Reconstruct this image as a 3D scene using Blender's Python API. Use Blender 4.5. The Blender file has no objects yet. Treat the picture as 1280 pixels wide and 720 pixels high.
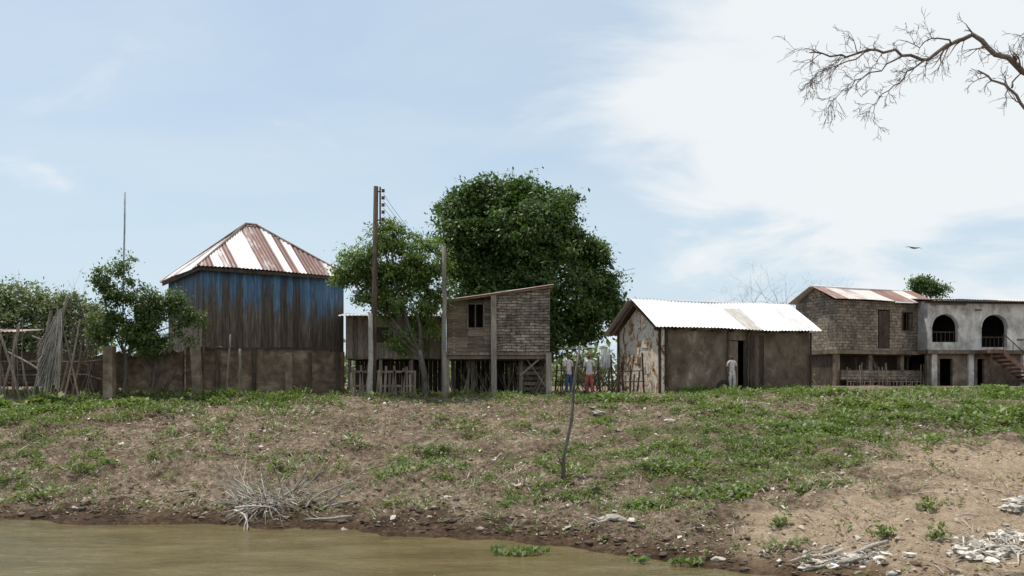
import bpy, math, random
import numpy as np
from mathutils import Vector, Matrix
random.seed(7)
rs = np.random.RandomState(11)
F = 1108.0; EYE = 3.0
def W(px, py, d):            # bearing/elevation survey of the site -> metres
    return Vector(((px-640)/F*d, d, EYE+(480-py)/F*d))
# ------------------------------------------------------------ noise
def _h(ix, iy, s):
    n = (ix*374761393 + iy*668265263 + s*974634777) & 0xffffffff
    n = ((n ^ (n >> 13))*1274126177) & 0xffffffff
    n = n ^ (n >> 16)
    return (n & 0xffff)/65535.0
def vn(x, y, s=0):
    x = np.asarray(x, float); y = np.asarray(y, float)
    ix = np.floor(x).astype(np.int64); iy = np.floor(y).astype(np.int64)
    fx = x-ix; fy = y-iy
    fx = fx*fx*(3-2*fx); fy = fy*fy*(3-2*fy)
    a = _h(ix, iy, s); b = _h(ix+1, iy, s); c = _h(ix, iy+1, s); d = _h(ix+1, iy+1, s)
    return (a*(1-fx)+b*fx)*(1-fy)+(c*(1-fx)+d*fx)*fy
def fbm(x, y, s=0, o=4):
    t = 0; a = 1; w = 0
    for i in range(o):
        t = t+a*vn(np.asarray(x)*2**i+i*17.3, np.asarray(y)*2**i-i*9.1, s+i); w += a; a *= .5
    return t/w
def sm(x, a, b):
    t = np.clip((np.asarray(x)-a)/(b-a), 0, 1); return t*t*(3-2*t)
# ------------------------------------------------------------ terrain functions
def shore(x):
    return np.interp(x, [-60,-11.3,-3.5,.9,3.8,7,12,60], [19.9,19.5,18.3,16.2,14.1,11.9,10.4,9]) + .9*(fbm(np.asarray(x)*.8, np.asarray(x)*0, 5, 5)-.5)
def height(x, y):
    x = np.asarray(x, float); y = np.asarray(y, float)
    sh = shore(x); t = y-sh; s = t/(31-sh)
    z = np.interp(s, [0,.03,.06,.13,.5,.8,1,1.5], [0,.14,.26,.43,1.42,2.25,2.66,2.75])
    z = np.where(s < 0, np.maximum(t*.35, -2.5), z)
    near = np.exp(-(np.maximum(0, np.maximum(np.abs(x)-40, y-60))/20.)**2)
    k = sm(s, 0.0, .10)*(1-.75*sm(s, .8, 1.05))*near
    z = z + k*(.38*(fbm(x*.45, y*.6, 21, 3)-.5) + .28*(fbm(x*1.7, y*1.9, 31, 3)-.5) + .15*(fbm(x*5, y*5, 41, 2)-.5))
    z = z + near*.07*(fbm(x*4, y*4, 51, 2)-.5)
    z = z + .15*sm(x, 9, 14)*sm(y, 31, 42)*near - .13*(1-sm(x, 2, 9))*sm(s, .6, .95)*near
    return z
def gz(x, y): return float(height(np.array([x]), np.array([y]))[0])
def G(px, py):
    ys = np.arange(9.5, 44, .03); xs = (px-640)/F*ys
    zl = EYE+(480-py)/F*ys
    hit = height(xs, ys) >= zl
    i = np.argmax(hit) if hit.any() else int((31-9.5)/.03)
    return Vector((xs[i], ys[i], float(height(xs[i:i+1], ys[i:i+1])[0])))
def gsum(x, y, L):
    v = 0
    for cx, cy, sx, sy, a in L: v = v+a*np.exp(-((x-cx)/sx)**2-((y-cy)/sy)**2)
    return v
def sandm(x, y):
    return np.clip(gsum(x, y, [(9.5,14.5,4.8,3.6,1.2),(11,20,2.6,1.4,.9),(5.5,14.5,2.5,1.6,.5),(15,17,3,3,1)]) + .7*(fbm(x*.9, y*.9, 77, 4)-.5), 0, 1)
def vegm(x, y):
    g = gsum(x, y, [(-15,28.5,5,1.8,.45),(-11,22.7,1.6,1,.34),(-13,25.2,3,1,.2),(2.5,21.5,4.6,3.0,.42),(4.6,18.8,2.6,2.0,.46),(-2,22,3,2,.12),
                    (11.5,25.5,5.5,2.8,.66),(7,22,2.8,2.4,.48),(1,26,5,1.8,.1),(9,15.5,3.8,2.6,-.75),(11.2,20,2.2,1.0,-.6),(-7.5,26,3.5,1.5,-.25),(9,28,3,1,-.2)])
    g = g + .14*sm(y, 28.3, 30.5)
    m = g + .10 + 1.45*(fbm(x*.7, y*1.0, 3, 5)-.5) + 1.0*(fbm(x*2.6, y*2.2, 133, 3)-.5)
    sh = shore(x)
    return sm(m, .18, .78)*sm(y-sh, .5, 1.4)
# ------------------------------------------------------------ node helpers
def nt(name):
    m = bpy.data.materials.new(name); m.use_nodes = True
    n = m.node_tree; n.nodes.clear()
    o = n.nodes.new('ShaderNodeOutputMaterial'); p = n.nodes.new('ShaderNodeBsdfPrincipled')
    n.links.new(p.outputs[0], o.inputs[0])
    return m, n, p, o
def N(n, t, **k):
    q = n.nodes.new(t)
    for a, v in k.items(): setattr(q, a, v)
    return q
def ramp(n, src, stops):
    r = n.nodes.new('ShaderNodeValToRGB'); e = r.color_ramp.elements
    while len(e) < len(stops): e.new(.5)
    for q, (p, c) in zip(e, stops):
        q.position = p; q.color = (c[0], c[1], c[2], 1) if hasattr(c, '__len__') else (c, c, c, 1)
    n.links.new(src, r.inputs[0]); return r.outputs[0]
def noise(n, vec, scale, detail=5, rough=.6, dist=0):
    q = N(n, 'ShaderNodeTexNoise'); q.inputs['Scale'].default_value = scale; q.inputs['Detail'].default_value = detail
    q.inputs['Roughness'].default_value = rough; q.inputs['Distortion'].default_value = dist
    n.links.new(vec, q.inputs['Vector']); return q.outputs[0]
def mapv(n, src, sc):
    q = N(n, 'ShaderNodeMapping'); q.inputs['Scale'].default_value = sc; n.links.new(src, q.inputs['Vector']); return q.outputs[0]
def mix(n, a, b, f, mode='MIX'):
    q = N(n, 'ShaderNodeMix', data_type='RGBA', blend_type=mode)
    for i, v in ((6, a), (7, b), (0, f)):
        s = q.inputs[i]
        if isinstance(v, (int, float)):
            s.default_value = v if i == 0 else (v, v, v, 1)
        elif isinstance(v, tuple): s.default_value = (*v, 1)
        else: n.links.new(v, s)
    return q.outputs[2]
def mth(n, op, a, b=None, c=None, clamp=False):
    q = N(n, 'ShaderNodeMath', operation=op, use_clamp=clamp)
    for i, v in enumerate((a, b, c)):
        if v is None: continue
        if isinstance(v, (int, float)): q.inputs[i].default_value = v
        else: n.links.new(v, q.inputs[i])
    return q.outputs[0]
def attr(n, name):
    q = N(n, 'ShaderNodeAttribute'); q.attribute_name = name; return q.outputs['Fac']
def bump(n, p, h, s, d=.02):
    q = N(n, 'ShaderNodeBump'); q.inputs['Strength'].default_value = s; q.inputs['Distance'].default_value = d
    n.links.new(h, q.inputs['Height']); n.links.new(q.outputs[0], p.inputs['Normal'])
def coord(n, k='Object'): return N(n, 'ShaderNodeTexCoord').outputs[k]

def rough_mat(name, stops, sc=(1,1,1), scale=3, rough=.9, bs=.6, bd=.02, tint=.35, stain=(.55,1.1), stscale=.8):
    m, n, p, o = nt(name); c = coord(n)
    a = noise(n, mapv(n, c, sc), scale, 5, .68, .3)
    col = ramp(n, a, stops)
    s2 = ramp(n, noise(n, c, stscale, 4, .6), [(.3, stain[0]), (.65, stain[1])])
    col = mix(n, col, s2, 1.0, 'MULTIPLY')
    r = mth(n, 'MULTIPLY_ADD', attr(n, 'rnd'), 2*tint, 1-tint)
    col = mix(n, col, r, 1.0, 'MULTIPLY')
    n.links.new(col, p.inputs['Base Color']); p.inputs['Roughness'].default_value = rough
    p.inputs['Specular IOR Level'].default_value = .2
    bump(n, p, a, bs, bd)
    return m
wood_grey = rough_mat('weathered_wood', [(.3,(.115,.085,.062)),(.5,(.24,.19,.145)),(.7,(.38,.325,.265))], (6,6,.6), 4)
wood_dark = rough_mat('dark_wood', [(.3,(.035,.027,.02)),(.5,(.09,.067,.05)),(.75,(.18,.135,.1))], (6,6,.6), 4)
wood_hor = rough_mat('board_wood', [(.3,(.10,.075,.055)),(.5,(.25,.195,.145)),(.72,(.41,.345,.27))], (.6,.6,8), 4)
pole_mat = rough_mat('pole_wood', [(.3,(.13,.108,.088)),(.6,(.33,.29,.24))], (8,8,.5), 4)
concrete_old = rough_mat('old_concrete', [(.28,(.09,.066,.048)),(.5,(.21,.16,.115)),(.7,(.36,.295,.22))], (1,1,1), 2.2, stscale=.6, stain=(.45,1.15))
mud_mat = rough_mat('mud_plaster', [(.30,(.09,.066,.048)),(.45,(.165,.125,.09)),(.58,(.205,.162,.12)),(.7,(.36,.305,.245))], (1,1,.7), 2.2, stain=(.5,1.12), stscale=1.2, bd=.04)
mudwall = rough_mat('brown_mud_wall', [(.28,(.08,.055,.038)),(.5,(.17,.122,.085)),(.72,(.31,.235,.17))], (1,1,1.4), 2.6, stain=(.5,1.15), stscale=.9, bd=.04, bs=.9)
black_mat = rough_mat('dark_interior', [(.3,(.01,.01,.009)),(.7,(.03,.027,.024))], tint=.1)  # near-black: shade of unlit rooms put into the colour; power lines reuse it
bark = rough_mat('bark', [(.3,(.06,.05,.04)),(.5,(.13,.115,.095)),(.7,(.24,.22,.19))], (5,5,1), 4)
driftwood = rough_mat('driftwood', [(.3,(.28,.25,.21)),(.6,(.5,.46,.40))], (3,3,3), 5, tint=.35, stain=(.6,1.1))
twig_mat = rough_mat('twig_bark', [(.3,(.12,.09,.075)),(.6,(.26,.205,.175))], (5,5,5), 5, tint=.25)
rock_mat = rough_mat('pale_stone', [(.3,(.30,.265,.215)),(.6,(.54,.49,.43))], (1,1,1), 6, bs=1, tint=.4, stain=(.7,1.1))
trash_mat = rough_mat('pale_debris', [(.3,(.34,.29,.23)),(.5,(.58,.53,.46)),(.65,(.76,.73,.68))], (1,1,1), 9, bs=1, bd=.04, tint=.4, stain=(.6,1.08), stscale=2.)
plaster = rough_mat('whitewash', [(.28,(.24,.21,.17)),(.42,(.49,.46,.41)),(.58,(.75,.725,.68))], (1,1,.6), 1.8, tint=.1, stain=(.6,1.08), stscale=.7)
step_mat = rough_mat('red_steps', [(.3,(.16,.085,.06)),(.6,(.32,.19,.14))], (1,1,1), 4)
cloth_w = rough_mat('cloth_white', [(.4,(.5,.49,.47)),(.6,(.76,.74,.72))], scale=3, tint=.05)
cloth_r = rough_mat('cloth_red', [(.4,(.35,.08,.07)),(.6,(.55,.16,.13))], scale=3, tint=.05)
cloth_b = rough_mat('cloth_blue', [(.4,(.05,.09,.18)),(.6,(.09,.14,.26))], scale=3, tint=.05)
cloth_p = rough_mat('cloth_patterned', [(.42,(.45,.2,.2)),(.47,(.75,.70,.68)),(.6,(.78,.76,.74))], scale=16, tint=.05)
skin_mat = rough_mat('brown_skin', [(.3,(.16,.085,.055)),(.7,(.22,.125,.085))], scale=6, rough=.6, tint=.05)
hair_mat = rough_mat('black_hair', [(.3,(.012,.01,.009)),(.7,(.025,.02,.018))], scale=20, tint=.05)
steel = rough_mat('galvanised_steel', [(.4,(.28,.3,.33)),(.6,(.42,.45,.5))], scale=6, rough=.5, tint=.05)
rubber = rough_mat('black_rubber', [(.4,(.02,.02,.02)),(.6,(.05,.05,.05))], scale=6, tint=.05)
porcelain = rough_mat('insulator_brown', [(.4,(.14,.06,.04)),(.6,(.2,.1,.07))], scale=6, rough=.3, tint=.05)
straw = rough_mat('dry_thatch', [(.3,(.24,.215,.18)),(.6,(.50,.465,.41))], (8,8,1), 4, tint=.3)
def patch_mat():
    m, n, p, o = nt('patched_cladding'); c = coord(n)
    a = noise(n, mapv(n, c, (1,1,.6)), 2.9, 5, .7, 1.0)
    col = ramp(n, a, [(.36,(.09,.05,.03)),(.42,(.32,.18,.10)),(.47,(.55,.40,.25)),(.51,(.72,.65,.55)),(.58,(.66,.61,.54)),(.66,(.34,.28,.22))])
    n.links.new(col, p.inputs['Base Color']); p.inputs['Roughness'].default_value = .85; bump(n, p, a, .7, .04); return m
patch = patch_mat()
def brick_mat(name, c1, c2, mortar, bw, bh, sx=.5):
    m, n, p, o = nt(name); c = coord(n)
    s = N(n, 'ShaderNodeSeparateXYZ'); n.links.new(c, s.inputs[0])
    cb = N(n, 'ShaderNodeCombineXYZ'); w = noise(n, c, 2.5, 3)
    u = mth(n, 'ADD', mth(n, 'ADD', s.outputs[0], s.outputs[1]), mth(n, 'MULTIPLY', w, .2))
    v = mth(n, 'ADD', s.outputs[2], mth(n, 'MULTIPLY', noise(n, c, 1.7, 3), .16))
    n.links.new(u, cb.inputs[0]); n.links.new(v, cb.inputs[1])
    b = N(n, 'ShaderNodeTexBrick'); n.links.new(cb.outputs[0], b.inputs['Vector'])
    b.inputs['Scale'].default_value = 1; b.inputs['Brick Width'].default_value = bw; b.inputs['Row Height'].default_value = bh
    b.inputs['Mortar Size'].default_value = .016; b.inputs['Mortar Smooth'].default_value = .6; b.inputs['Bias'].default_value = 0
    b.inputs['Color1'].default_value = (*c1,1); b.inputs['Color2'].default_value = (*c2,1); b.inputs['Mortar'].default_value = (*mortar,1)
    a = noise(n, c, 6, 5, .72)
    col = mix(n, b.outputs['Color'], ramp(n, a, [(.3,.4),(.7,1.5)]), 1.0, 'MULTIPLY')
    col = mix(n, col, ramp(n, noise(n, mapv(n, c, (1,1,.5)), 1.1, 5, .7), [(.35,.5),(.6,1.15)]), 1.0, 'MULTIPLY')
    n.links.new(col, p.inputs['Base Color']); p.inputs['Roughness'].default_value = .93
    h = mth(n, 'ADD', mth(n, 'MULTIPLY', b.outputs['Fac'], -.8), a)
    bump(n, p, h, .8, .03); return m
stone_wall = brick_mat('rough_block_masonry', (.36,.295,.225), (.215,.172,.13), (.12,.096,.072), .36, .15)
shingle = brick_mat('grey_shingle', (.42,.355,.28), (.21,.17,.13), (.06,.047,.035), .34, .105)
def blue_mat():
    m, n, p, o = nt('faded_blue_planks'); c = coord(n)
    s = N(n, 'ShaderNodeSeparateXYZ'); n.links.new(c, s.inputs[0])
    a = noise(n, mapv(n, c, (7,7,.5)), 3, 5, .7)
    wood = ramp(n, a, [(.3,(.04,.03,.022)),(.5,(.10,.075,.056)),(.72,(.22,.17,.13))])
    blue = ramp(n, a, [(.3,(.03,.065,.12)),(.55,(.07,.16,.28)),(.75,(.19,.30,.42))])
    k = mth(n, 'ADD', mth(n, 'MULTIPLY', mth(n, 'SUBTRACT', s.outputs[2], 3.35), 1.25), mth(n, 'MULTIPLY', mth(n, 'SUBTRACT', attr(n, 'rnd'), .5), 1.7))
    k = mth(n, 'ADD', k, mth(n, 'MULTIPLY', mth(n, 'SUBTRACT', s.outputs[0], 2.0), .14))
    k = mth(n, 'ADD', k, mth(n, 'MULTIPLY', mth(n, 'SUBTRACT', noise(n, mapv(n, c, (5,5,.8)), 2, 5), .5), 2.8), clamp=True)
    col = mix(n, wood, blue, mth(n, 'MULTIPLY', k, .9))
    col = mix(n, col, mth(n, 'MULTIPLY_ADD', attr(n, 'rnd'), .7, .6), 1.0, 'MULTIPLY')
    n.links.new(col, p.inputs['Base Color']); p.inputs['Roughness'].default_value = .85; bump(n, p, a, .6, .02); return m
blue_planks = blue_mat()
def tin_mat(name, base, rustc, amount, rough=.45, rw=1.5):
    m, n, p, o = nt(name); uv = coord(n, 'UV'); r = attr(n, 'rnd')
    a = noise(n, mapv(n, uv, (2.2,.45,1)), 2.2, 5, .65)
    b = noise(n, mapv(n, uv, (9,.7,1)), 2, 5, .7)
    k = mth(n, 'ADD', mth(n, 'ADD', mth(n, 'MULTIPLY', a, 1.6), mth(n, 'MULTIPLY', b, 1.0)), mth(n, 'MULTIPLY', r, rw))
    k = ramp(n, mth(n, 'MULTIPLY', mth(n, 'SUBTRACT', k, amount), 2.2, clamp=True), [(0,0.0),(1,1.0)])
    g = ramp(n, b, [(.3, tuple(x*.75 for x in base)), (.65, base)])
    rc = ramp(n, a, [(.35, tuple(x*.6 for x in rustc)), (.65, tuple(x*1.3 for x in rustc))])
    col = mix(n, g, rc, k)
    n.links.new(col, p.inputs['Base Color']); p.inputs['Roughness'].default_value = rough+.15
    p.inputs['Metallic'].default_value = .1
    bump(n, p, b, .25, .01); return m
tin_rusty = tin_mat('rusted_tin', (.72,.70,.71), (.14,.06,.05), 2.35, rw=2.0)
tin_pale = tin_mat('pale_tin', (.78,.79,.80), (.36,.33,.30), 2.3)
tin_brown = tin_mat('brown_tin', (.58,.55,.52), (.20,.10,.075), 1.85)
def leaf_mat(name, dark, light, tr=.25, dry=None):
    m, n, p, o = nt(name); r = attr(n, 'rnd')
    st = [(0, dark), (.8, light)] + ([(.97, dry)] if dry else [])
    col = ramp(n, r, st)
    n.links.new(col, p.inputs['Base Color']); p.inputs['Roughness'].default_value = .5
    p.inputs['Specular IOR Level'].default_value = .35
    t = N(n, 'ShaderNodeBsdfTranslucent'); n.links.new(mix(n, col, (1.3,1.5,.6), 1.0, 'MULTIPLY'), t.inputs[0])
    s = N(n, 'ShaderNodeMixShader'); s.inputs[0].default_value = tr
    n.links.new(p.outputs[0], s.inputs[1]); n.links.new(t.outputs[0], s.inputs[2]); n.links.new(s.outputs[0], o.inputs[0])
    return m
leaf_big = leaf_mat('mango_leaves', (.024,.05,.014), (.095,.155,.038), .28)
leaf_small = leaf_mat('light_leaves', (.06,.10,.025), (.17,.235,.065), .38)
leaf_shrub = leaf_mat('shrub_leaves', (.04,.07,.02), (.12,.17,.05), .3)
leaf_far = leaf_mat('hazed_far_leaves', (.10,.13,.065), (.19,.22,.11), .3)  # lighter, greyer greens: distance haze is put into the leaf colour
weed_mat = leaf_mat('weed_leaves', (.06,.09,.028), (.16,.22,.065), .3, (.27,.23,.13))
dry_mat = leaf_mat('dry_leaves', (.14,.105,.07), (.42,.36,.28), .1)
# ------------------------------------------------------------ mesh builder
COL = bpy.context.scene.collection
class B:
    def __init__(s): s.v = []; s.f = []; s.r = []; s.uv = {}; s.cur = .5
    def face(s, idx, uv=None):
        s.f.append(tuple(idx)); s.r.append(s.cur)
        if uv: s.uv[len(s.f)-1] = uv
    def box(s, x0, x1, y0, y1, z0, z1, M=None):
        o = len(s.v)
        for z in (z0, z1):
            for x, y in ((x0,y0),(x1,y0),(x1,y1),(x0,y1)):
                p = Vector((x,y,z)); s.v.append(tuple(M @ p if M else p))
        for q in ((3,2,1,0),(4,5,6,7),(0,1,5,4),(1,2,6,5),(2,3,7,6),(3,0,4,7)): s.face([o+i for i in q])
    def poly_prism(s, pts, off):   # pts list of Vectors, extruded by vector off
        o = len(s.v); n = len(pts)
        for p in pts: s.v.append(tuple(p))
        for p in pts: s.v.append(tuple(Vector(p)+off))
        s.face(list(range(o, o+n))[::-1]); s.face(range(o+n, o+2*n))
        for i in range(n):
            j = (i+1) % n; s.face((o+i, o+j, o+n+j, o+n+i))
    def tube(s, pts, rad, k=6):
        pts = [Vector(p) for p in pts]; o = len(s.v); n = len(pts)
        up = Vector((.13,.27,1)).normalized()
        for i, p in enumerate(pts):
            d = (pts[min(i+1, n-1)]-pts[max(i-1, 0)])
            d = d.normalized() if d.length > 1e-6 else up
            a = d.cross(up)
            if a.length < .05: a = d.cross(Vector((1,0,0)))
            a.normalize(); b = d.cross(a)
            r = rad[i] if hasattr(rad, '__len__') else rad
            for j in range(k):
                t = 2*math.pi*j/k; s.v.append(tuple(p+a*(r*math.cos(t))+b*(r*math.sin(t))))
        for i in range(n-1):
            for j in range(k):
                j2 = (j+1) % k; s.face((o+i*k+j, o+i*k+j2, o+(i+1)*k+j2, o+(i+1)*k+j))
        s.face([o+j for j in range(k)][::-1]); s.face([o+(n-1)*k+j for j in range(k)])
    def make(s, name, mat, parent=None, smooth=False):
        me = bpy.data.meshes.new(name); me.from_pydata(s.v, [], s.f); me.materials.append(mat)
        at = me.attributes.new('rnd', 'FLOAT', 'FACE'); at.data.foreach_set('value', np.array(s.r, dtype=np.float32))
        if s.uv:
            ul = me.uv_layers.new(name='UVMap')
            for fi, uvs in s.uv.items():
                for li, t in zip(me.polygons[fi].loop_indices, uvs): ul.data[li].uv = t
        if smooth: me.polygons.foreach_set('use_smooth', [True]*len(me.polygons))
        me.update(); ob = bpy.data.objects.new(name, me); COL.objects.link(ob)
        if parent: ob.parent = parent
        return ob
def empty(name, loc=(0,0,0), rz=0):
    e = bpy.data.objects.new(name, None); e.location = loc; e.rotation_euler = (0,0,math.radians(rz)); e.empty_display_size = .3
    COL.objects.link(e); return e
def quads(name, V, rnd, mat, parent=None, k=4):
    n = V.shape[0]; me = bpy.data.meshes.new(name)
    me.vertices.add(n*k); me.vertices.foreach_set('co', V.reshape(-1).astype(np.float32))
    me.loops.add(n*k); me.loops.foreach_set('vertex_index', np.arange(n*k, dtype=np.int32))
    me.polygons.add(n); me.polygons.foreach_set('loop_start', np.arange(0, n*k, k, dtype=np.int32))
    me.polygons.foreach_set('loop_total', np.full(n, k, dtype=np.int32))
    me.materials.append(mat); me.update(calc_edges=True)
    at = me.attributes.new('rnd', 'FLOAT', 'FACE'); at.data.foreach_set('value', rnd.astype(np.float32))
    ob = bpy.data.objects.new(name, me); COL.objects.link(ob)
    if parent: ob.parent = parent
    return ob
def nrm(a): return a/np.maximum(np.linalg.norm(a, axis=-1, keepdims=True), 1e-6)
def leafq(P, D, Nn, L, Wd):
    D = nrm(D); S = nrm(np.cross(D, Nn)); L = L[:,None]; Wd = Wd[:,None]
    up = nrm(np.cross(S, D))
    mid = P+D*L*.5
    return np.stack([P, mid+S*Wd*.5+up*Wd*.12, P+D*L, mid-S*Wd*.5+up*Wd*.12], 1)
def crown(lobes, nc, per, cr, ll, rs, thr=.0, fs=.5, shell=.45):
    lob = np.array(lobes, float); vol = lob[:,3]*lob[:,5]; pr = vol/vol.sum()
    i = rs.choice(len(lob), nc, p=pr)
    d = nrm(rs.normal(size=(nc,3))); u = rs.rand(nc)**shell*(.88+.28*rs.rand(nc))
    C = lob[i,:3]+d*u[:,None]*lob[i,3:6]
    keep = fbm(C[:,0]*fs+C[:,1]*.7, C[:,2]*fs+C[:,1]*.3, 9, 2) > thr
    C = C[keep]; d = d[keep]; u = u[keep]; nc = len(C)
    crs = cr*(.5+1.0*rs.rand(nc))
    idx = np.repeat(np.arange(nc), per); n = len(idx)
    off = rs.normal(size=(n,3))*crs[idx][:,None]*np.array([.6,.6,.38])
    P = C[idx]+off
    D = rs.normal(size=(n,3))+d[idx]*.6+np.array([0,0,-.5])
    Nn = rs.normal(size=(n,3))*.5+np.array([0,0,1])+d[idx]*.6
    L = ll*(.6+.8*rs.rand(n)); cv = rs.rand(nc)
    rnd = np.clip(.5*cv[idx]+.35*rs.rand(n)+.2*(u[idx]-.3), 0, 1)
    return C, leafq(P, D, Nn, L, L*.5), rnd
def limb(b, p0, p1, r0, r1, sag=.3, n=6, k=6):
    p0 = Vector(p0); p1 = Vector(p1); pts = []; rr = []
    j = Vector((random.uniform(-1,1), random.uniform(-1,1), random.uniform(.2,1)))*sag
    for i in range(n+1):
        t = i/n; pts.append(p0.lerp(p1, t)+j*math.sin(math.pi*t)+Vector((random.uniform(-1,1), random.uniform(-1,1), 0))*sag*.12*(0<i<n)); rr.append(r0+(r1-r0)*t)
    b.tube(pts, rr, k)
def tree(name, base, fork, lobes, nc, per, cr, ll, lmat, r0, nl=14, thr=0, fs=.5, shell=.45):
    e = empty(name); b = B(); base = Vector(base); fork = Vector(fork)
    b.tube([base-Vector((0,0,.3)), base+Vector((0,0,.15)), base.lerp(fork,.5)+Vector((.12*r0*4,0,0)), fork], [r0*1.5, r0*1.15, r0*.9, r0*.8], 10)
    C, Q, R = crown(lobes, nc, per, cr, ll, rs, thr, fs, shell)
    mains = []
    for L in lobes:
        c = Vector(L[:3]); limb(b, fork+Vector((random.uniform(-.1,.1),0,random.uniform(-.3,.1))), c, r0*.55, r0*.2, .35); mains.append(c)
    for q in C[rs.choice(len(C), min(nl*6, len(C)), replace=False)]:
        q = Vector(q); m = min(mains, key=lambda c: (c-q).length)
        limb(b, m.lerp(fork, random.uniform(0,.3)), q, r0*.16, .012, .15, 4, 4)
    b.make('trunk', bark, e, True); quads('foliage', Q, R, lmat, e); return e
def grow(b, p, d, L, r, depth, wig=.25, droop=0., kids=3, spread=.9, k=4):
    n = 5; pts = [Vector(p)]; rr = [r]; d = Vector(d).normalized(); ds = [d]
    for i in range(n):
        d = (d+Vector((random.gauss(0,wig), random.gauss(0,wig), random.gauss(0,wig)-droop))).normalized()
        pts.append(pts[-1]+d*L/n); rr.append(max(r*(1-.75*(i+1)/n), .003)); ds.append(d)
    b.cur = random.random(); b.tube(pts, rr, k)
    if depth > 0:
        for _ in range(kids):
            i = random.randint(1, n); v = Vector((random.gauss(0,1), random.gauss(0,1), random.gauss(0,1))).normalized()
            nd = (ds[i]+v*spread).normalized()
            grow(b, pts[i], nd, L*random.uniform(.45,.75), max(rr[i]*.7, .003), depth-1, wig, droop, kids, spread, k)
def corr(b, E0, E1, up, H, a=0, c=0, amp=.018, pitch=.15, nv=5, sheet=.76, T=None):
    """corrugated roof face: eave E0->E1, rising along unit vector up for H; a,c = hip inset left/right"""
    E0 = Vector(E0); E1 = Vector(E1); up = Vector(up).normalized(); L = (E1-E0).length; u = (E1-E0)/L; nn = u.cross(up).normalized()
    step = pitch/4; nc = int(L/step); sr = {}
    def top(s):
        t = 1.
        if a > 0: t = min(t, s/a)
        if c > 0: t = min(t, (L-s)/c)
        return H*max(t, 0.001)
    o = len(b.v)
    for i in range(nc+1):
        s = L*i/nc; h = top(s); w = amp*math.sin(2*math.pi*s/pitch)
        sh_ = int(s/sheet); lip = (.09 if a == 0 else .03)*vn(np.array([sh_*3.7]), np.array([3.3]), 8)[0]
        for j in range(nv+1):
            t = j/nv; b.v.append(tuple(E0+u*s+up*(h*t-lip*(1-t))+nn*(w+.03*math.sin(s*.9+t*2))))
    for i in range(nc):
        for j in range(nv):
            s0 = L*i/nc; s1 = L*(i+1)/nc; row = 0 if (H*(j/nv) < 1.8 or a > 0) else 1
            key = (int(s0/sheet), row)
            if key not in sr: sr[key] = random.random()
            b.cur = sr[key]; k = o+i*(nv+1)+j
            b.face((k, k+nv+1, k+nv+2, k+1), [(s0, top(s0)*j/nv), (s1, top(s1)*j/nv), (s1, top(s1)*(j+1)/nv), (s0, top(s0)*(j+1)/nv)])
def planks_x(b, x0, x1, y, z0, z1, w=.2, t=.03, jz=.05, gap=.008):
    x = x0
    while x < x1-.02:
        ww = min(w*random.uniform(.8,1.2), x1-x); b.cur = random.random()
        b.box(x+gap/2, x+ww-gap/2, y-random.uniform(0,.012)-t, y, z0-random.uniform(0,jz), z1); x += ww
def planks_y(b, y0, y1, x, z0, z1, w=.2, t=.03, jz=.05, gap=.008):
    y = y0
    while y < y1-.02:
        ww = min(w*random.uniform(.8,1.2), y1-y); b.cur = random.random()
        b.box(x-t-random.uniform(0,.012), x, y+gap/2, y+ww-gap/2, z0-random.uniform(0,jz), z1); y += ww
def boards_x(b, x0, x1, y, z0, z1, h=.16, t=.025):
    z = z0
    while z < z1-.02:
        hh = min(h*random.uniform(.85,1.15), z1-z); b.cur = random.random()
        b.box(x0-random.uniform(0,.03), x1+random.uniform(0,.03), y-t-random.uniform(0,.012), y, z+.004, z+hh-.004); z += hh
def post(name, px, py0, py1, d, r=.06, mat=pole_mat, lean=0, sq=False):
    t = W(px, py0, d); x = t.x; z0 = gz(x-lean, d)
    b = B(); base = Vector((x-lean, d, z0-.3))
    if sq: 
        b.poly_prism([base+Vector((-r,-r,0)), base+Vector((r,-r,0)), base+Vector((r,r,0)), base+Vector((-r,r,0))], t-base)
    else:
        pts = [base.lerp(t, i/6)+Vector((random.uniform(-.02,.02), 0, 0))*(0<i<6) for i in range(7)]
        b.tube(pts, [r*(1.1-.25*i/6) for i in range(7)], 9)
    return b.make(name, mat, None, not sq)

# ============================================================ TERRAIN
def axis(lo, hi, step, far_lo, far_hi):
    a = list(np.arange(lo, hi+1e-6, step)); s = step; x = a[-1]
    while x < far_hi: s *= 1.35; x += s; a.append(x)
    s = step; x = a[0]
    while x > far_lo: s *= 1.35; x -= s; a.insert(0, x)
    return np.array(a)
xs = axis(-21, 21, .10, -3000, 3000); ys = axis(9.5, 34, .10, -600, 4000)
X, Y = np.meshgrid(xs, ys); Z = height(X, Y)
nx, ny = len(xs), len(ys)
me = bpy.data.meshes.new('ground'); me.vertices.add(nx*ny)
me.vertices.foreach_set('co', np.stack([X, Y, Z], -1).reshape(-1).astype(np.float32))
ii = (np.arange(ny-1)[:,None]*nx+np.arange(nx-1)[None,:]).reshape(-1)
fq = np.stack([ii, ii+1, ii+nx+1, ii+nx], 1).astype(np.int32)
me.loops.add(len(fq)*4); me.loops.foreach_set('vertex_index', fq.reshape(-1))
me.polygons.add(len(fq)); me.polygons.foreach_set('loop_start', np.arange(0, len(fq)*4, 4, dtype=np.int32)); me.polygons.foreach_set('loop_total', np.full(len(fq), 4, dtype=np.int32))
me.update(calc_edges=True); me.polygons.foreach_set('use_smooth', [True]*len(fq))
wet = 1-sm(Y-shore(X)+1.3*(fbm(X*1.5, Y*1.5, 202, 3)-.5), .1, 1.5)
for nm, v in (('veg', vegm(X, Y)), ('sand', sandm(X, Y)), ('wet', wet)):
    at = me.attributes.new(nm, 'FLOAT', 'POINT'); at.data.foreach_set('value', v.reshape(-1).astype(np.float32))
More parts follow.
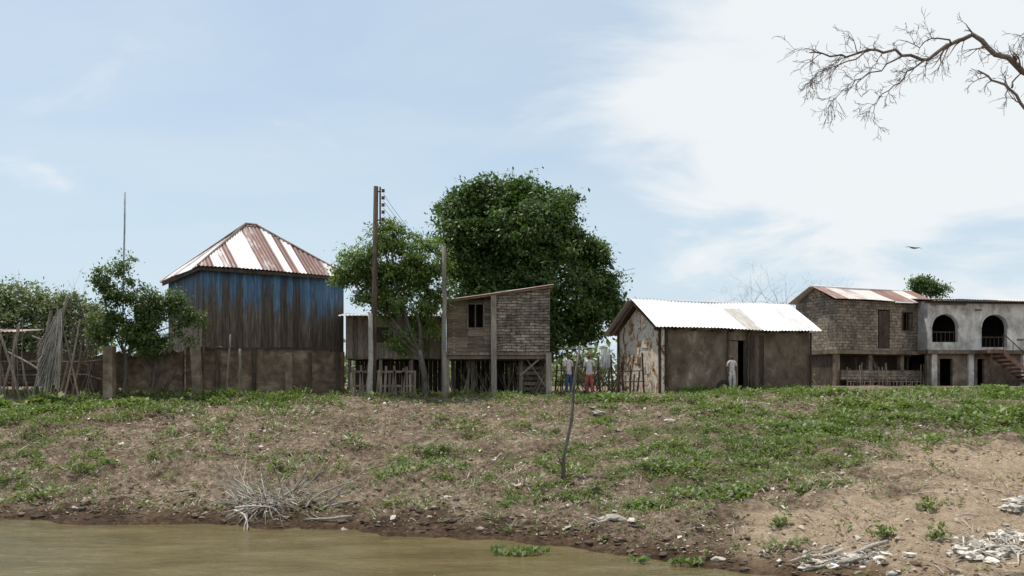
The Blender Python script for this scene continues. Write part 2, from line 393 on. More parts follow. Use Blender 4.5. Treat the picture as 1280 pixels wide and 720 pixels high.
m, n, p, o = nt('bank_soil'); c = coord(n)
a = noise(n, c, 1.1, 6, .7); f = noise(n, c, 7, 6, .78); g2 = noise(n, c, 38, 3, .7)
soil = ramp(n, f, [(.32,(.085,.06,.042)),(.46,(.195,.145,.104)),(.56,(.295,.23,.168)),(.68,(.46,.385,.30))])
soil = mix(n, soil, ramp(n, a, [(.38,(.58,.54,.51)),(.62,(1.15,1.14,1.12))]), 1.0, 'MULTIPLY')
sand = ramp(n, f, [(.3,(.25,.185,.125)),(.5,(.43,.325,.225)),(.7,(.57,.465,.345))])
k = ramp(n, mth(n, 'ADD', attr(n, 'sand'), mth(n, 'MULTIPLY', mth(n, 'SUBTRACT', a, .5), 1.2)), [(.3,0.),(.7,1.)])
col = mix(n, soil, sand, k)
green = ramp(n, g2, [(.35,(.065,.075,.028)),(.6,(.15,.155,.065))])
kv = ramp(n, mth(n, 'ADD', mth(n, 'MULTIPLY', attr(n, 'veg'), .9), mth(n, 'MULTIPLY', mth(n, 'SUBTRACT', f, .5), 2.0)), [(.3,0.),(.85,.72)])
col = mix(n, col, green, kv)
vo = N(n, 'ShaderNodeTexVoronoi'); vo.inputs['Scale'].default_value = 11; n.links.new(c, vo.inputs['Vector'])
sp = mth(n, 'MULTIPLY', mth(n, 'LESS_THAN', vo.outputs['Distance'], .17), mth(n, 'GREATER_THAN', f, .50))
col = mix(n, col, (.5,.45,.38), mth(n, 'MULTIPLY', sp, .7))
col = mix(n, col, mix(n, (.38,.32,.27), (1.,1.,1.), mth(n, 'SUBTRACT', 1.0, attr(n, 'wet'))), 1.0, 'MULTIPLY')
n.links.new(col, p.inputs['Base Color']); p.inputs['Roughness'].default_value = .95; p.inputs['Specular IOR Level'].default_value = .15
bump(n, p, mth(n, 'ADD', f, mth(n, 'MULTIPLY', g2, .4)), 1.0, .11)
me.materials.append(m); ob = bpy.data.objects.new('ground', me); COL.objects.link(ob)
# water: finely rippled sheet near the bank, flat far away
wx = axis(-24, 24, .14, -3000, 3000); wy = axis(7, 21, .07, -600, 24)
WX, WY = np.meshgrid(wx, wy); nf = np.exp(-(np.maximum(0, np.maximum(np.abs(WX)-22, 9-WY))/3.)**2)
WZ = nf*(.045*(fbm(WX*.8+.3*WY, WY*1.9, 301, 2)-.5)+.034*(fbm(WX*1.8, WY*4.5-.4*WX, 305, 3)-.5))
nwx, nwy = len(wx), len(wy); mw = bpy.data.meshes.new('river_water'); mw.vertices.add(nwx*nwy)
mw.vertices.foreach_set('co', np.stack([WX, WY, WZ], -1).reshape(-1).astype(np.float32))
ii = (np.arange(nwy-1)[:,None]*nwx+np.arange(nwx-1)[None,:]).reshape(-1); fq = np.stack([ii, ii+1, ii+nwx+1, ii+nwx], 1).astype(np.int32)
mw.loops.add(len(fq)*4); mw.loops.foreach_set('vertex_index', fq.reshape(-1)); mw.polygons.add(len(fq))
mw.polygons.foreach_set('loop_start', np.arange(0, len(fq)*4, 4, dtype=np.int32)); mw.polygons.foreach_set('loop_total', np.full(len(fq), 4, dtype=np.int32))
mw.update(calc_edges=True); mw.polygons.foreach_set('use_smooth', [True]*len(fq))
m, n, p, o = nt('murky_water'); c = coord(n)
w1 = noise(n, mapv(n, c, (1.2,3.2,1)), 2.4, 4, .62, .6); w2 = noise(n, mapv(n, c, (1,2.5,1)), .5, 4, .55)
n.links.new(ramp(n, w2, [(.3,(.085,.066,.024)),(.7,(.15,.12,.055))]), p.inputs['Base Color'])
p.inputs['Roughness'].default_value = .06; p.inputs['IOR'].default_value = 1.33; p.inputs['Specular IOR Level'].default_value = .38
bump(n, p, w1, .7, .05)
mw.materials.append(m); ob = bpy.data.objects.new('river_water', mw); COL.objects.link(ob)

# ============================================================ WEEDS, LITTER
def scatter(nn, x0=-21, x1=21, y0=12, y1=34, off=.35):
    x = rs.uniform(x0, x1, nn); y = rs.uniform(y0, y1, nn)
    k = (np.abs(x) < .60*y+.8) & (y > shore(x)+off); return x[k], y[k]
def weeds(name, nn, mask, per, lmin, lmax, wr, spread, up, mat, hf=None):
    x, y = scatter(nn); k = rs.rand(len(x)) < mask(x, y); x = x[k]; y = y[k]
    sz = .4+1.7*fbm(x*.9, y*.9, 61, 3)**1.6*(.6+.8*rs.rand(len(x)))
    if hf is not None: sz = sz*hf(x, y)
    idx = np.repeat(np.arange(len(x)), per); nl = len(idx)
    th = rs.uniform(0, 2*np.pi, nl); rr = rs.rand(nl)*spread*sz[idx]
    lx = x[idx]+rr*np.cos(th); ly = y[idx]+rr*np.sin(th); lz = height(lx, ly)+rs.rand(nl)*.10*sz[idx]*up
    D = np.stack([np.cos(th), np.sin(th), up*(.2+rs.rand(nl))], 1)
    Nn = np.stack([rs.normal(size=nl)*.3, rs.normal(size=nl)*.3, np.ones(nl)], 1)
    L = rs.uniform(lmin, lmax, nl)*sz[idx]
    rnd = np.clip(rs.rand(nl)*.55+.5*fbm(x*1.2, y*1.2, 91, 3)[idx]*1.1, 0, 1)
    return quads(name, leafq(np.stack([lx, ly, lz-.01], 1), D, Nn, L, L*wr), rnd, mat)
tall = lambda x, y: 1+.45*sm(x*-1, 8, 12)*sm(y, 26, 28)+.2*sm(y, 27, 30)+.3*sm(x, 5, 10)*sm(y, 20, 25)
weeds('bank_weeds', 130000, lambda x, y: vegm(x, y)*.52+.045*(1-sandm(x, y)), 8, .04, .10, .6, .10, .9, weed_mat, tall)
weeds('dry_grass', 80000, lambda x, y: np.clip(.38-.1*vegm(x, y)-.2*sandm(x, y), .03, 1)*(fbm(x*1.3, y*1.3, 15, 3) > .42), 5, .05, .15, .12, .12, .7, dry_mat)
weeds('grass_tufts', 13000, lambda x, y: sm(y, 29.2, 30.4)*(1-sm(y, 31.8, 33))*sm(fbm(x*.8, y*.5, 71, 3), .42, .62), 9, .08, .2, .25, .1, 1.4, weed_mat)
x, y = scatter(60000); k = rs.rand(len(x)) < .22+.6*(fbm(x*.6, y*.9, 19, 3) > .52)+.3*(y < shore(x)+2.2); x = x[k]; y = y[k]; nl = len(x)
th = rs.uniform(0, 6.28, nl); L = .03+.09*rs.rand(nl)**3+.02*rs.rand(nl)
quads('leaf_litter', leafq(np.stack([x, y, height(x, y)+.012], 1), np.stack([np.cos(th), np.sin(th), rs.normal(size=nl)*.3], 1), np.stack([rs.normal(size=nl)*.4, rs.normal(size=nl)*.4, np.ones(nl)], 1), L, L*.6), rs.rand(nl)**1.3, dry_mat)
x, y = scatter(3600); k = rs.rand(len(x)) < .25+.75*(fbm(x*.5, y*.7, 219, 3) > .53); x = x[k]; y = y[k]; nl = len(x)
th = rs.uniform(0, 6.28, nl); L = .03+.16*rs.rand(nl)**4+.03*rs.rand(nl)
quads('scattered_rubbish', leafq(np.stack([x, y, height(x, y)+.02], 1), np.stack([np.cos(th), np.sin(th), rs.normal(size=nl)*.25], 1), np.stack([rs.normal(size=nl)*.5, rs.normal(size=nl)*.5, np.ones(nl)], 1), L, L*.8), rs.rand(nl), trash_mat)
# stones
def lump(b, c, sx, sy, sz, seed, rg=1.):
    import bmesh
    bm = bmesh.new(); bmesh.ops.create_icosphere(bm, subdivisions=2 if sx > .10 else 1, radius=1)
    o = len(b.v); rr = random.Random(seed); ph = [rr.uniform(0,6) for _ in range(6)]; a = rr.uniform(0,6.28)
    for v in bm.verts:
        q = v.co; s = 1+rg*(.22*math.sin(3*q.x+ph[0])*math.cos(2.5*q.y+ph[1])+.16*math.sin(5*q.z+4*q.x+ph[2])+.10*math.sin(9*q.y+7*q.x+ph[3]))
        X0 = q.x*s*sx; Y0 = q.y*s*sy
        b.v.append((c[0]+X0*math.cos(a)-Y0*math.sin(a), c[1]+X0*math.sin(a)+Y0*math.cos(a), c[2]+q.z*s*sz))
    b.cur = rr.random()
    for f in bm.faces: b.face([o+v.index for v in f.verts])
    bm.free()
b = B(); x, y = scatter(2600); 
for i in range(len(x)):
    s = .015+.06*rs.rand()**4; z = gz(x[i], y[i]); lump(b, (x[i], y[i], z+s*.2), s, s*rs.uniform(.6,1), s*.55, i)
b.make('scattered_stones', rock_mat)
b = B()
for i in range(420):
    cx_, cy_, sx_, sy_ = random.choice([(1245,684,24,8),(1225,690,20,5),(1262,674,16,5),(1272,632,7,4),(1050,700,40,9)])
    g = G(random.gauss(cx_,sx_), random.gauss(cy_,sy_)); s = .012+.085*random.random()**2.5; lump(b, (g.x, g.y, g.z+s*.15), s*random.uniform(1.1,1.9), s, s*random.uniform(.45,.8), i+900, 1.8)
b.make('pale_debris', trash_mat)
b = B()
for i in range(60):
    g = G(random.gauss(1240,24), random.gauss(684,7)); b.cur = random.random(); a_ = random.uniform(0,6.28); l = random.uniform(.1,.45)
    x2 = g.x+l*math.cos(a_); y2 = g.y+l*math.sin(a_); b.tube([g+Vector((0,0,.03)), Vector(((g.x+x2)/2,(g.y+y2)/2,g.z+.07)), Vector((x2,y2,gz(x2,y2)+.03))], [.012,.018,.006], 5)
b.make('debris_sticks', driftwood)
for j, (px, py, s) in enumerate([(748,518,.2),(740,510,.1),(765,650,.2),(790,652,.1),(838,527,.13),(430,664,.1),(600,662,.08),(900,700,.1)]):
    b = B(); g = G(px, py); lump(b, (g.x, g.y, g.z+s*.1), s*1.3, s*.7, s*.45, j+50, 1.4)
    b.make('river_rock', rock_mat)
clodmat = rough_mat('mud_clod', [(.3,(.05,.036,.026)),(.6,(.14,.105,.075))], scale=5, tint=.35)
b = B()
for i in range(1300):
    xx = random.uniform(-13, 10); yy = float(shore(np.array([xx]))[0])+.05+abs(random.gauss(0,1.0)); s = .012+.07*random.random()**3
    lump(b, (xx, yy, gz(xx, yy)), s*1.6, s, s*.5, i+300)
b.make('mud_clods', clodmat)
def floater(name, px, py, r, nl):
    d = EYE*F/(py-480); cx = (px-640)/F*d
    th = rs.uniform(0, 6.28, nl); q = rs.rand(nl)**.6*r
    P = np.stack([cx+q*np.cos(th)*1.8, d+q*np.sin(th)*.7, np.full(nl, .0)+.07*rs.rand(nl)], 1)
    D = np.stack([rs.normal(size=nl), rs.normal(size=nl), .6+rs.rand(nl)], 1); L = rs.uniform(.07,.15,nl)
    quads(name, leafq(P, D, np.stack([rs.normal(size=nl)*.5, -np.ones(nl)*.5, np.ones(nl)], 1), L, L*.7), .5+.45*rs.rand(nl), weed_mat)
floater('water_hyacinth', 648, 693, .28, 130); floater('water_hyacinth', 855, 707, .14, 55); floater('water_hyacinth', 800, 704, .1, 25)
def bush(name, px, py, w, h, nl, mat):
    g = G(px, py); n1 = nl
    P = np.stack([g.x+rs.normal(size=n1)*w*.45, g.y+rs.normal(size=n1)*w*.3, g.z+np.abs(rs.normal(size=n1))*h*.5], 1)
    D = np.stack([rs.normal(size=n1), rs.normal(size=n1), .5+rs.rand(n1)], 1); L = rs.uniform(.05,.11,n1)
    quads(name, leafq(P, D, np.stack([rs.normal(size=n1)*.5, rs.normal(size=n1)*.5, np.ones(n1)], 1), L, L*.6), .3+.65*rs.rand(n1), mat)
for a_ in [(105,590,.5,.22,300),(35,572,.45,.18,240),(135,580,.3,.15,140),(60,530,.9,.25,500),(190,515,.9,.28,500),(150,525,.9,.25,450),(20,525,.9,.28,500),(190,575,.2,.2,80),
           (1000,620,.25,.35,120),(1105,672,.25,.18,120),(1160,640,.2,.25,90),(1172,675,.16,.22,80),(975,660,.2,.18,80),(560,600,.3,.12,110),(985,498,.5,.25,220),(1010,488,.4,.45,260),(365,488,.3,.25,200),(1030,540,.5,.2,260),(930,575,.4,.15,200),(840,560,.5,.15,220)]:
    bush('weed_clump', *a_, weed_mat)

# ============================================================ BLUE HOUSE
GZ = 2.7
e = empty('blue_wooden_house', (-11.7, 33, GZ), 33)
L0, D0 = 5.95, 6.6
b = B(); planks_x(b, .3, L0-.05, .35, 1.55, 4.78, .24, jz=.12); planks_y(b, .35, D0-.35, .3, 1.55, 4.78, .24, jz=.12); b.make('plank_walls', blue_planks, e)
b = B(); b.box(.31, L0-.1, .36, D0-.35, 1.5, 4.7); b.make('wall_core', wood_dark, e)
b = B(); b.box(.36, L0-.15, .4, D0-.4, -.5, 1.49); b.make('masonry_base', mudwall, e)
zE, zR, cx, cy = 4.72, 7.0, L0/2, D0/2; hr = .25
for k, (E0, E1, run, a_, c_) in enumerate([((0,0,zE),(L0,0,zE),Vector((0,cy,zR-zE)),cx-hr,cx-hr),((L0,0,zE),(L0,D0,zE),Vector((-(cx-hr),0,zR-zE)),cy,cy),
        ((L0,D0,zE),(0,D0,zE),Vector((0,-cy,zR-zE)),cx-hr,cx-hr),((0,D0,zE),(0,0,zE),Vector((cx-hr,0,zR-zE)),cy,cy)]):
    b = B(); corr(b, E0, E1, run, run.length, a_, c_, sheet=.30); b.make('roof_slope', tin_rusty, e, False)
b = B()
for c0 in ((0,0),(L0,0),(0,D0),(L0,D0)):
    b.cur = random.random(); b.tube([(c0[0],c0[1],zE+.02),(cx+math.copysign(hr, c0[0]-cx),cy,zR+.03)], .04, 6)
b.tube([(cx-hr,cy,zR+.04),(cx+hr,cy,zR+.04)], .05, 6); b.make('hip_caps', wood_grey, e)
b = B(); b.box(0.08,L0-.08,.06,.1,zE-.16,zE-.04); b.box(.06,.1,.1,D0-.1,zE-.16,zE-.04); b.make('fascia', wood_dark, e)
b = B()
for x_ in np.arange(.3, L0, .9): b.box(x_,x_+.06,.05,.34,zE-.12,zE-.03)
b.make('rafters', wood_dark, e)
# retaining walls (segmented, uneven tops)
def wall(name, x0, x1, y, z1a, z1b, t=.22, mat=mudwall, n=30, rough=.06):
    b = B(); xs_ = np.linspace(x0, x1, n+1)
    tops = [z1a+(z1b-z1a)*i/n+random.uniform(-rough, rough)*(1 if random.random() < .5 else .25) for i in range(n+1)]
    yo = [random.uniform(-.025,.025) for _ in range(n+1)]; rows = 6; o = len(b.v)
    for i in range(n+1):
        z0 = gz(xs_[i], y)-.5
        for j in range(rows+1): b.v.append((xs_[i], y+yo[i]+random.uniform(-.015,.015), z0+(tops[i]-z0)*j/rows))
        for j in range(rows+1): b.v.append((xs_[i], y+t+yo[i], z0+(tops[i]-z0)*j/rows))
    st = 2*(rows+1)
    for i in range(n):
        p0 = o+i*st; p1 = p0+st
        for j in range(rows):
            b.face((p0+j, p1+j, p1+j+1, p0+j+1)); q0 = p0+rows+1; q1 = p1+rows+1; b.face((q1+j, q0+j, q0+j+1, q1+j+1))
        b.face((p0+rows, p1+rows, p1+st-1, p0+st-1))
    for p0 in (o, o+n*st):
        for j in range(rows): b.face((p0+j, p0+j+1, p0+rows+1+j+1, p0+rows+1+j))
    return b.make(name, mat)
wall('retaining_wall', -11.7, -6.05, 31.8, 4.36, 4.16)
wall('retaining_wall', -16.6, -11.75, 31.6, 3.95, 4.2, mat=mudwall, rough=.14)
b = B()
for x_ in (-10.6,-9.3,-7.3,-6.3): b.cur = random.random(); b.box(x_,x_+.13,31.70,31.765,2.3,4.22+random.uniform(-.1,.1))
b.box(-11.6,-6.2,31.70,31.75,4.235,4.31); b.make('wall_timbers', wood_dark)
post('concrete_post', 137, 433, 497, 30.6, .16, concrete_old, 0, True)
post('concrete_post', 244, 432, 492, 31.2, .14, concrete_old, -.12, True)
post('concrete_post', 362, 441, 486, 31.5, .12, concrete_old, 0, True)
post('timber_post', 255, 392, 492, 31.5, .05, wood_dark, .05)
post('timber_post', 288, 418, 470, 31.4, .03, pole_mat, .15)
post('timber_post', 300, 436, 470, 31.4, .05, pole_mat, 0)
post('antenna_mast', 156, 240, 480, 33, .035, steel, .12)

# left yard
e = empty('stick_fence'); b = B()
for px in range(-40, 130, 8):
    d = 31+random.uniform(-.3,.3)-(.6 if px < 60 else 0); py = random.uniform(395,470) if px < 120 else random.uniform(390,470)
    t = W(px+random.uniform(-16,16), py, d); bx = W(px, 480, d).x; b.cur = random.random()
    z0 = gz(bx, d); m_ = Vector((bx,d,z0-.1)).lerp(t,.5)+Vector((random.uniform(-.08,.08),0,0)); r = random.uniform(.012,.045)
    b.tube([(bx,d,z0-.1), m_, t], [r, r*.9, r*.6], 5)
for k in range(2):
    z_ = 3.3+.5*k; b.tube([(-18.5,31.15,z_),(-15,31.2,z_+random.uniform(-.2,.2)),(-14.2,31.2,z_+random.uniform(-.25,.25))], .018, 5)
b.make('sticks', wood_grey, e)
b = B()
for q in ((-2,412,26,492,.05),(24,408,0,492,.045),(10,440,60,470,.035),(84,372,48,492,.05),(70,380,100,490,.035),(40,420,84,440,.03),(100,400,78,492,.03),(64,388,40,492,.05)):
    b.cur = .4+.4*random.random(); A = W(q[0],q[1],30.3); C_ = W(q[2],q[3],30.3); C_.z = gz(C_.x,C_.y)-.05 if q[3] > 485 else C_.z; b.tube([A, A.lerp(C_,.5)+Vector((.04,0,.03)), C_], q[4], 6)
b.make('leaning_pole_frame', pole_mat)
def drape(name, p0, p1, w0, w1, mat, seed=0, nz=22, nx_=12, fold=.06):
    p0 = Vector(p0); p1 = Vector(p1); b = B(); b.cur = .6
    for j in range(nz+1):
        t = j/nz; c = p0.lerp(p1, t); w = w0+(w1-w0)*t
        for i in range(nx_+1):
            s = i/nx_-.5; q = c+Vector((s*w, fold*math.sin(i*1.9+seed+t*2)*(.3+t)+.03*math.sin(9*t+i), .05*math.sin(i*2.3+seed)*t)); b.v.append(tuple(q))
    for j in range(nz):
        for i in range(nx_):
            k = j*(nx_+1)+i; b.face((k, k+1, k+nx_+2, k+nx_+1))
    return b.make(name, mat, None, True)
e = empty('palm_frond_thatch'); b = B()
for i in range(260):
    s = random.uniform(0,1); p0_ = W(74+random.uniform(-2,3),386+s*35,30.1); p1_ = W(random.uniform(46,74), random.uniform(425,490), 30.1+random.uniform(-.2,.2)); b.cur = random.random(); b.tube([p0_, p0_.lerp(p1_,.5)+Vector((random.uniform(-.12,.10),random.uniform(-.08,.06),0)), p1_], random.uniform(.01,.025), 4)
b.make('fronds', straw, e)
e = empty('lean_to_shelter', (-18.3, 31.4, 2.7)); b = B()
corr(b, (-1.2,-.6,2.05), (1.0,-.6,2.1), (0,1,.12), 2.0); b.make('tin_roof', tin_brown, e)
b = B()
for q in ((-1,-.4),(.85,-.4),(-1,1.2),(.85,1.2)): b.tube([(q[0],q[1],-.4),(q[0]+.04,q[1],2.1)], .05, 7)
b.tube([(-1.1,-.4,2.02),(.95,-.4,2.05)], .04, 6); b.make('posts', wood_grey, e)
b = B(); boards_x(b, -1, .85, 1.2, .2, 1.5); b.make('back_boards', wood_dark, e)

# ============================================================ CENTRAL STILT HOUSE
e = empty('stilt_house', (0, 33, GZ)); fz = 1.49
b = B()
boards_x(b, -2.4, -1.66, 0.02, fz, 3.42, .15); boards_x(b, -1.04, -.66, 0.02, fz, 3.52, .15); boards_x(b, -1.63, -1.07, 0.02, fz, 2.36, .15); boards_x(b, -1.63, -1.07, .02, 3.3, 3.46, .15)
b.make('board_wall', wood_hor, e)
b = B(); 
for q in ((-1.68,-1.62,2.34,3.32),(-1.08,-1.02,2.34,3.32),(-1.38,-1.34,2.4,3.26)): b.box(q[0],q[1],-.05,.0,q[2],q[3])
b.box(-1.62,-1.08,-.05,0,3.26,3.32); b.box(-1.62,-1.08,-.05,0,2.34,2.4); b.make('window_frame', wood_grey, e)
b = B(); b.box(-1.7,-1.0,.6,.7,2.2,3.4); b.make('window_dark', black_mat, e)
b = B(); pts = [Vector((-.6,-.25,fz)),Vector((1.4,-.25,fz)),Vector((1.4,-.25,3.95)),Vector((-.6,-.25,3.72))]; b.poly_prism(pts, Vector((0,.12,0)))
pts = [Vector((1.4,-.12,fz)),Vector((1.4,3.4,fz)),Vector((1.4,3.4,3.9)),Vector((1.4,-.12,3.94))]; b.poly_prism(pts, Vector((-.1,0,0)))
b.make('shingle_wall', shingle, e)
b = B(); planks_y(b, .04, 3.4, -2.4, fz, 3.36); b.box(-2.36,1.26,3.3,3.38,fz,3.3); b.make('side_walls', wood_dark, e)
b = B(); b.box(-2.6,1.45,-.3,3.45,fz-.12,fz-.02)
for y_ in np.arange(-.2,3.4,.6): b.box(-2.6,1.45,y_,y_+.1,fz-.26,fz-.125)
b.make('floor_deck', wood_grey, e)
b = B()
for (x_, y_, r_) in ((-2.4,-.1,.07),(-.66,-.36,.10),(1.36,-.34,.10),(.35,.9,.07),(-1.5,1,.07),(-2.4,3.2,.08),(1.3,3.2,.08),(-.5,3.2,.08)):
    top_ = 3.55 if (x_ == -.66) else fz-.05
    b.cur = random.random()*.4+.6; M = Matrix.Translation((x_,y_,0)) @ Matrix.Rotation(random.uniform(-.02,.02), 4, 'Y'); b.box(-r_,r_,-r_*.8,r_*.8,-.5,top_,M)
b.make('stilts', pole_mat, e)
b = B(); up = Vector((1, 0, .14)).normalized()
corr(b, (-2.75,3.8,3.38), (-2.75,-.5,3.38), up, 4.32, nv=6); b.make('tin_roof', tin_brown, e)
b = B(); 
pts = [Vector((-2.7,-.42,3.26)),Vector((1.5,-.42,3.85)),Vector((1.5,-.42,3.93)),Vector((-2.7,-.42,3.35))]; b.poly_prism(pts, Vector((0,.05,0))); b.make('verge_board', wood_grey, e)
b = B()  # clutter below
for i in range(40):
    x_ = random.uniform(-2.3,1.2); y_ = random.uniform(.4,2.6); b.cur = random.random()
    b.tube([(x_,y_,-.3),(x_+random.uniform(-.7,.7),y_+random.uniform(-.1,.4),random.uniform(.5,1.3))], random.uniform(.015,.05), 5)
for i in range(5):
    z_ = .05+.2*i; b.cur = random.random(); b.box(.2,1.25,1.0,1.04,z_,z_+.13)
b.make('underfloor_lumber', wood_grey, e)
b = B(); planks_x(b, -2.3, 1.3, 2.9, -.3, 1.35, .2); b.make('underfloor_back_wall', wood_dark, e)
b = B()
b.tube([(.3,-.2,.6),(1.1,-.1,1.3)], .04, 6); b.tube([(1.25,-.1,.2),(.5,.2,1.3)], .035, 6); b.make('braces', pole_mat, e)

# left shed
e = empty('wooden_shed', (-4.5, 34.4, GZ), 3)
b = B(); planks_x(b, -1.9, 1.9, 0, 1.3, 2.95, .2); planks_y(b, .03, 2.6, -1.9, 1.3, 2.95); b.make('plank_walls', wood_grey, e)
b = B(); b.box(-1.88,1.88,.02,2.5,1.25,2.9); b.make('core', wood_dark, e)
b = B(); corr(b, (-2.2,-.5,2.9), (2.2,-.5,2.95), (0,1,.1), 3.2); b.make('tin_roof', tin_brown, e)
b = B()
for x_ in (-1.8,-.6,.6,1.8):
    for y_ in (.1,2.4): b.cur = random.random(); b.tube([(x_,y_,-.3),(x_,y_,1.3)], .07, 7)
b.make('stilts', pole_mat, e)
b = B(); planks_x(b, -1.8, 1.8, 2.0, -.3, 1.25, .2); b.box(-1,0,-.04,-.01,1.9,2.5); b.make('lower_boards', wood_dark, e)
e = empty('picket_fence', (0, 31.2, 0)); b = B()
x_ = -5.6
while x_ < -3.4:
    b.cur = random.random(); h = random.uniform(.75,1.22); g_ = gz(x_, 31.2)
    M = Matrix.Translation((x_,0,g_)) @ Matrix.Rotation(random.uniform(-.1,.1), 4, 'Y'); b.box(-.04,.04,-.02,0,-.2,h,M); x_ += random.uniform(.09,.17)
b.box(-5.65,-3.4,.003,.05,2.9,2.97); b.box(-5.65,-3.4,.003,.05,3.4,3.47); b.make('pickets', wood_grey, e)
e = empty('yard_fence', (0, 33.2, 0)); b = B()
x_ = 1.6
while x_ < 5.0:
    b.cur = random.random(); h = random.uniform(.6,1.5); b.tube([(x_,0,2.4),(x_+random.uniform(-.12,.12),0,2.7+h)], random.uniform(.02,.05), 5); x_ += random.uniform(.10,.3)
for z_ in (3.1,3.5): b.tube([(1.6,.03,z_),(3.2,.03,z_-.05),(4.9,.03,z_)], .02, 4)
for i in range(14): b.cur = random.random(); x_ = random.uniform(1.7,4.6); b.tube([(x_,.2,2.6),(x_+random.uniform(-.8,.8),.5,random.uniform(3.2,4.3))], .025, 5)
b.make('fence_sticks', wood_dark, e)
drape('hanging_towel', W(757,436,32.9), W(757,460,32.9), .35, .35, cloth_w, 2)
b = B(); b.tube([W(694,434,32.95), W(725,436,32.95), W(765,431,32.95)], .008, 4); b.make('clothes_line', steel)
e = empty('dry_brushwood'); b = B()
for i in range(26): grow(b, (random.uniform(1.6,4.8),34.6,2.6), (random.uniform(-.6,.6),0,1), 1.5, .025, 2, .2, 0, 3, .7, 3)
b.make('branches', wood_dark, e)

# ============================================================ MUD SHED
e = empty('mud_wall_shed', (5.26, 32, GZ), 20)
zE, zR, L1, D1 = 2.38, 3.52, 7.15, 3.9
def rough_panel(b, x0, x1, y0, t, z0, z1, n=18, r=6):
    o = len(b.v)
    for i in range(n+1):
        for j in range(r+1):
            u = x0+(x1-x0)*i/n; w_ = z0+(z1-z0)*j/r; b.v.append((u, y0+.05*(float(fbm(np.array([u*1.3]), np.array([w_*1.5]), 44, 3)[0])-.5)*(0<i<n), w_))
    for i in range(n):
        for j in range(r): k = o+i*(r+1)+j; b.face((k, k+r+1, k+r+2, k+1))
    b.box(x0, x1, y0+.04, y0+t, z0, z1)
b = B(); b.cur=.5
rough_panel(b,.45,3.15,.28,.18,-.5,2.32); rough_panel(b,3.95,6.85,.28,.18,-.5,2.32); b.box(3.15,3.95,.28,.46,1.95,2.32); b.box(.45,6.85,3.5,3.65,-.3,2.32); b.box(6.67,6.85,.46,3.5,-.3,2.32)
b.make('mud_walls', mud_mat, e)
b = B(); b.box(.5,6.6,2.2,2.3,0,2.3); b.make('dark_doorway_backing', black_mat, e)  # near-black sheet behind the doorway, its colour stands in for indoor shade
b = B(); pts = [Vector((.42,.25,-.5)),Vector((.42,3.7,-.5)),Vector((.42,3.7,2.3)),Vector((.42,D1/2,3.32)),Vector((.42,.25,2.3))]; b.poly_prism(pts[::-1], Vector((-.12,0,0))); b.make('gable_cladding', patch, e)
b = B(); pts = [Vector((6.9,.25,2.33)),Vector((6.9,3.7,2.33)),Vector((6.9,D1/2,3.35))]; b.poly_prism(pts, Vector((-.1,0,0))); b.make('gable_end', wood_dark, e)
b = B()
for i in range(16):
    y_ = random.uniform(.35,3.1); z_ = random.uniform(-.1,2.0); b.cur = random.random(); M = Matrix.Translation((.285,y_,z_)) @ Matrix.Rotation(random.uniform(-.3,.3), 4, 'X'); b.box(-.012,.008,0,random.uniform(.15,.5),0,random.uniform(.2,.8),M)
b.make('cladding_scraps', patch, e)
b = B()
for y_ in (.27,3.6): b.cur = random.random(); b.box(.22,.28,y_,y_+.08,-.4,2.3+min(y_,3.8-y_)*.45)
pts = [Vector((.0,.0,2.2)),Vector((.0,.0,2.34)),Vector((.0,D1/2,3.48)),Vector((.0,D1/2,3.34))]; b.poly_prism(pts, Vector((.04,0,0)))
pts = [Vector((.0,D1,2.2)),Vector((.0,D1,2.34)),Vector((.0,D1/2+.01,3.48)),Vector((.0,D1/2+.01,3.34))]; b.poly_prism(pts[::-1], Vector((.04,0,0)))
b.make('gable_battens', wood_dark, e)
b = B(); run = Vector((0,D1/2,zR-zE))
corr(b, (-.1,-.05,zE), (L1,-.05,zE), run, run.length, nv=5, sheet=.76)
b.make('roof_front', tin_pale, e)
b = B(); run2 = Vector((0,-(D1/2),zR-zE)); corr(b, (L1,D1+.3,zE-.1), (-.1,D1+.3,zE-.1), run2, run2.length*1.12, nv=5); b.make('roof_back', tin_brown, e)
b = B(); b.tube([(-.12,D1/2,zR+.0),(L1,D1/2,zR+.0)], .05, 8); b.make('ridge_cap', tin_pale, e)
b = B()
for x_ in (.5,3.12,3.98,6.85): b.cur = random.random(); b.tube([(x_,.2,-.5),(x_+random.uniform(-.03,.03),.2,2.3)], .045, 7)
for x_ in np.arange(0,7.1,.8): b.box(x_,x_+.05,0,.28,2.27,2.33)
b.make('posts', wood_dark, e)
b = B(); b.box(3.2,3.62,.33,.37,-.3,1.93); b.make('door_leaf', wood_grey, e)
b = B(); planks_x(b, 4.05, 4.7, .22, -.3, 2.15, .22); b.make('door_panel', wood_dark, e)
def torus(b, c, R, r, axis='Y', n=20, k=8):
    o = len(b.v)
    for i in range(n):
        a_ = 2*math.pi*i/n
        for j in range(k):
            t = 2*math.pi*j/k; q = R+r*math.cos(t); b.v.append((c[0]+q*math.cos(a_), c[1]+r*math.sin(t), c[2]+q*math.sin(a_)))
    for i in range(n):
        for j in range(k): b.face((o+i*k+j, o+((i+1)%n)*k+j, o+((i+1)%n)*k+(j+1)%k, o+i*k+(j+1)%k))
b = B(); torus(b, (7.75,32.45,2.88), .2, .07); b.make('old_tyre', rubber, None, True)

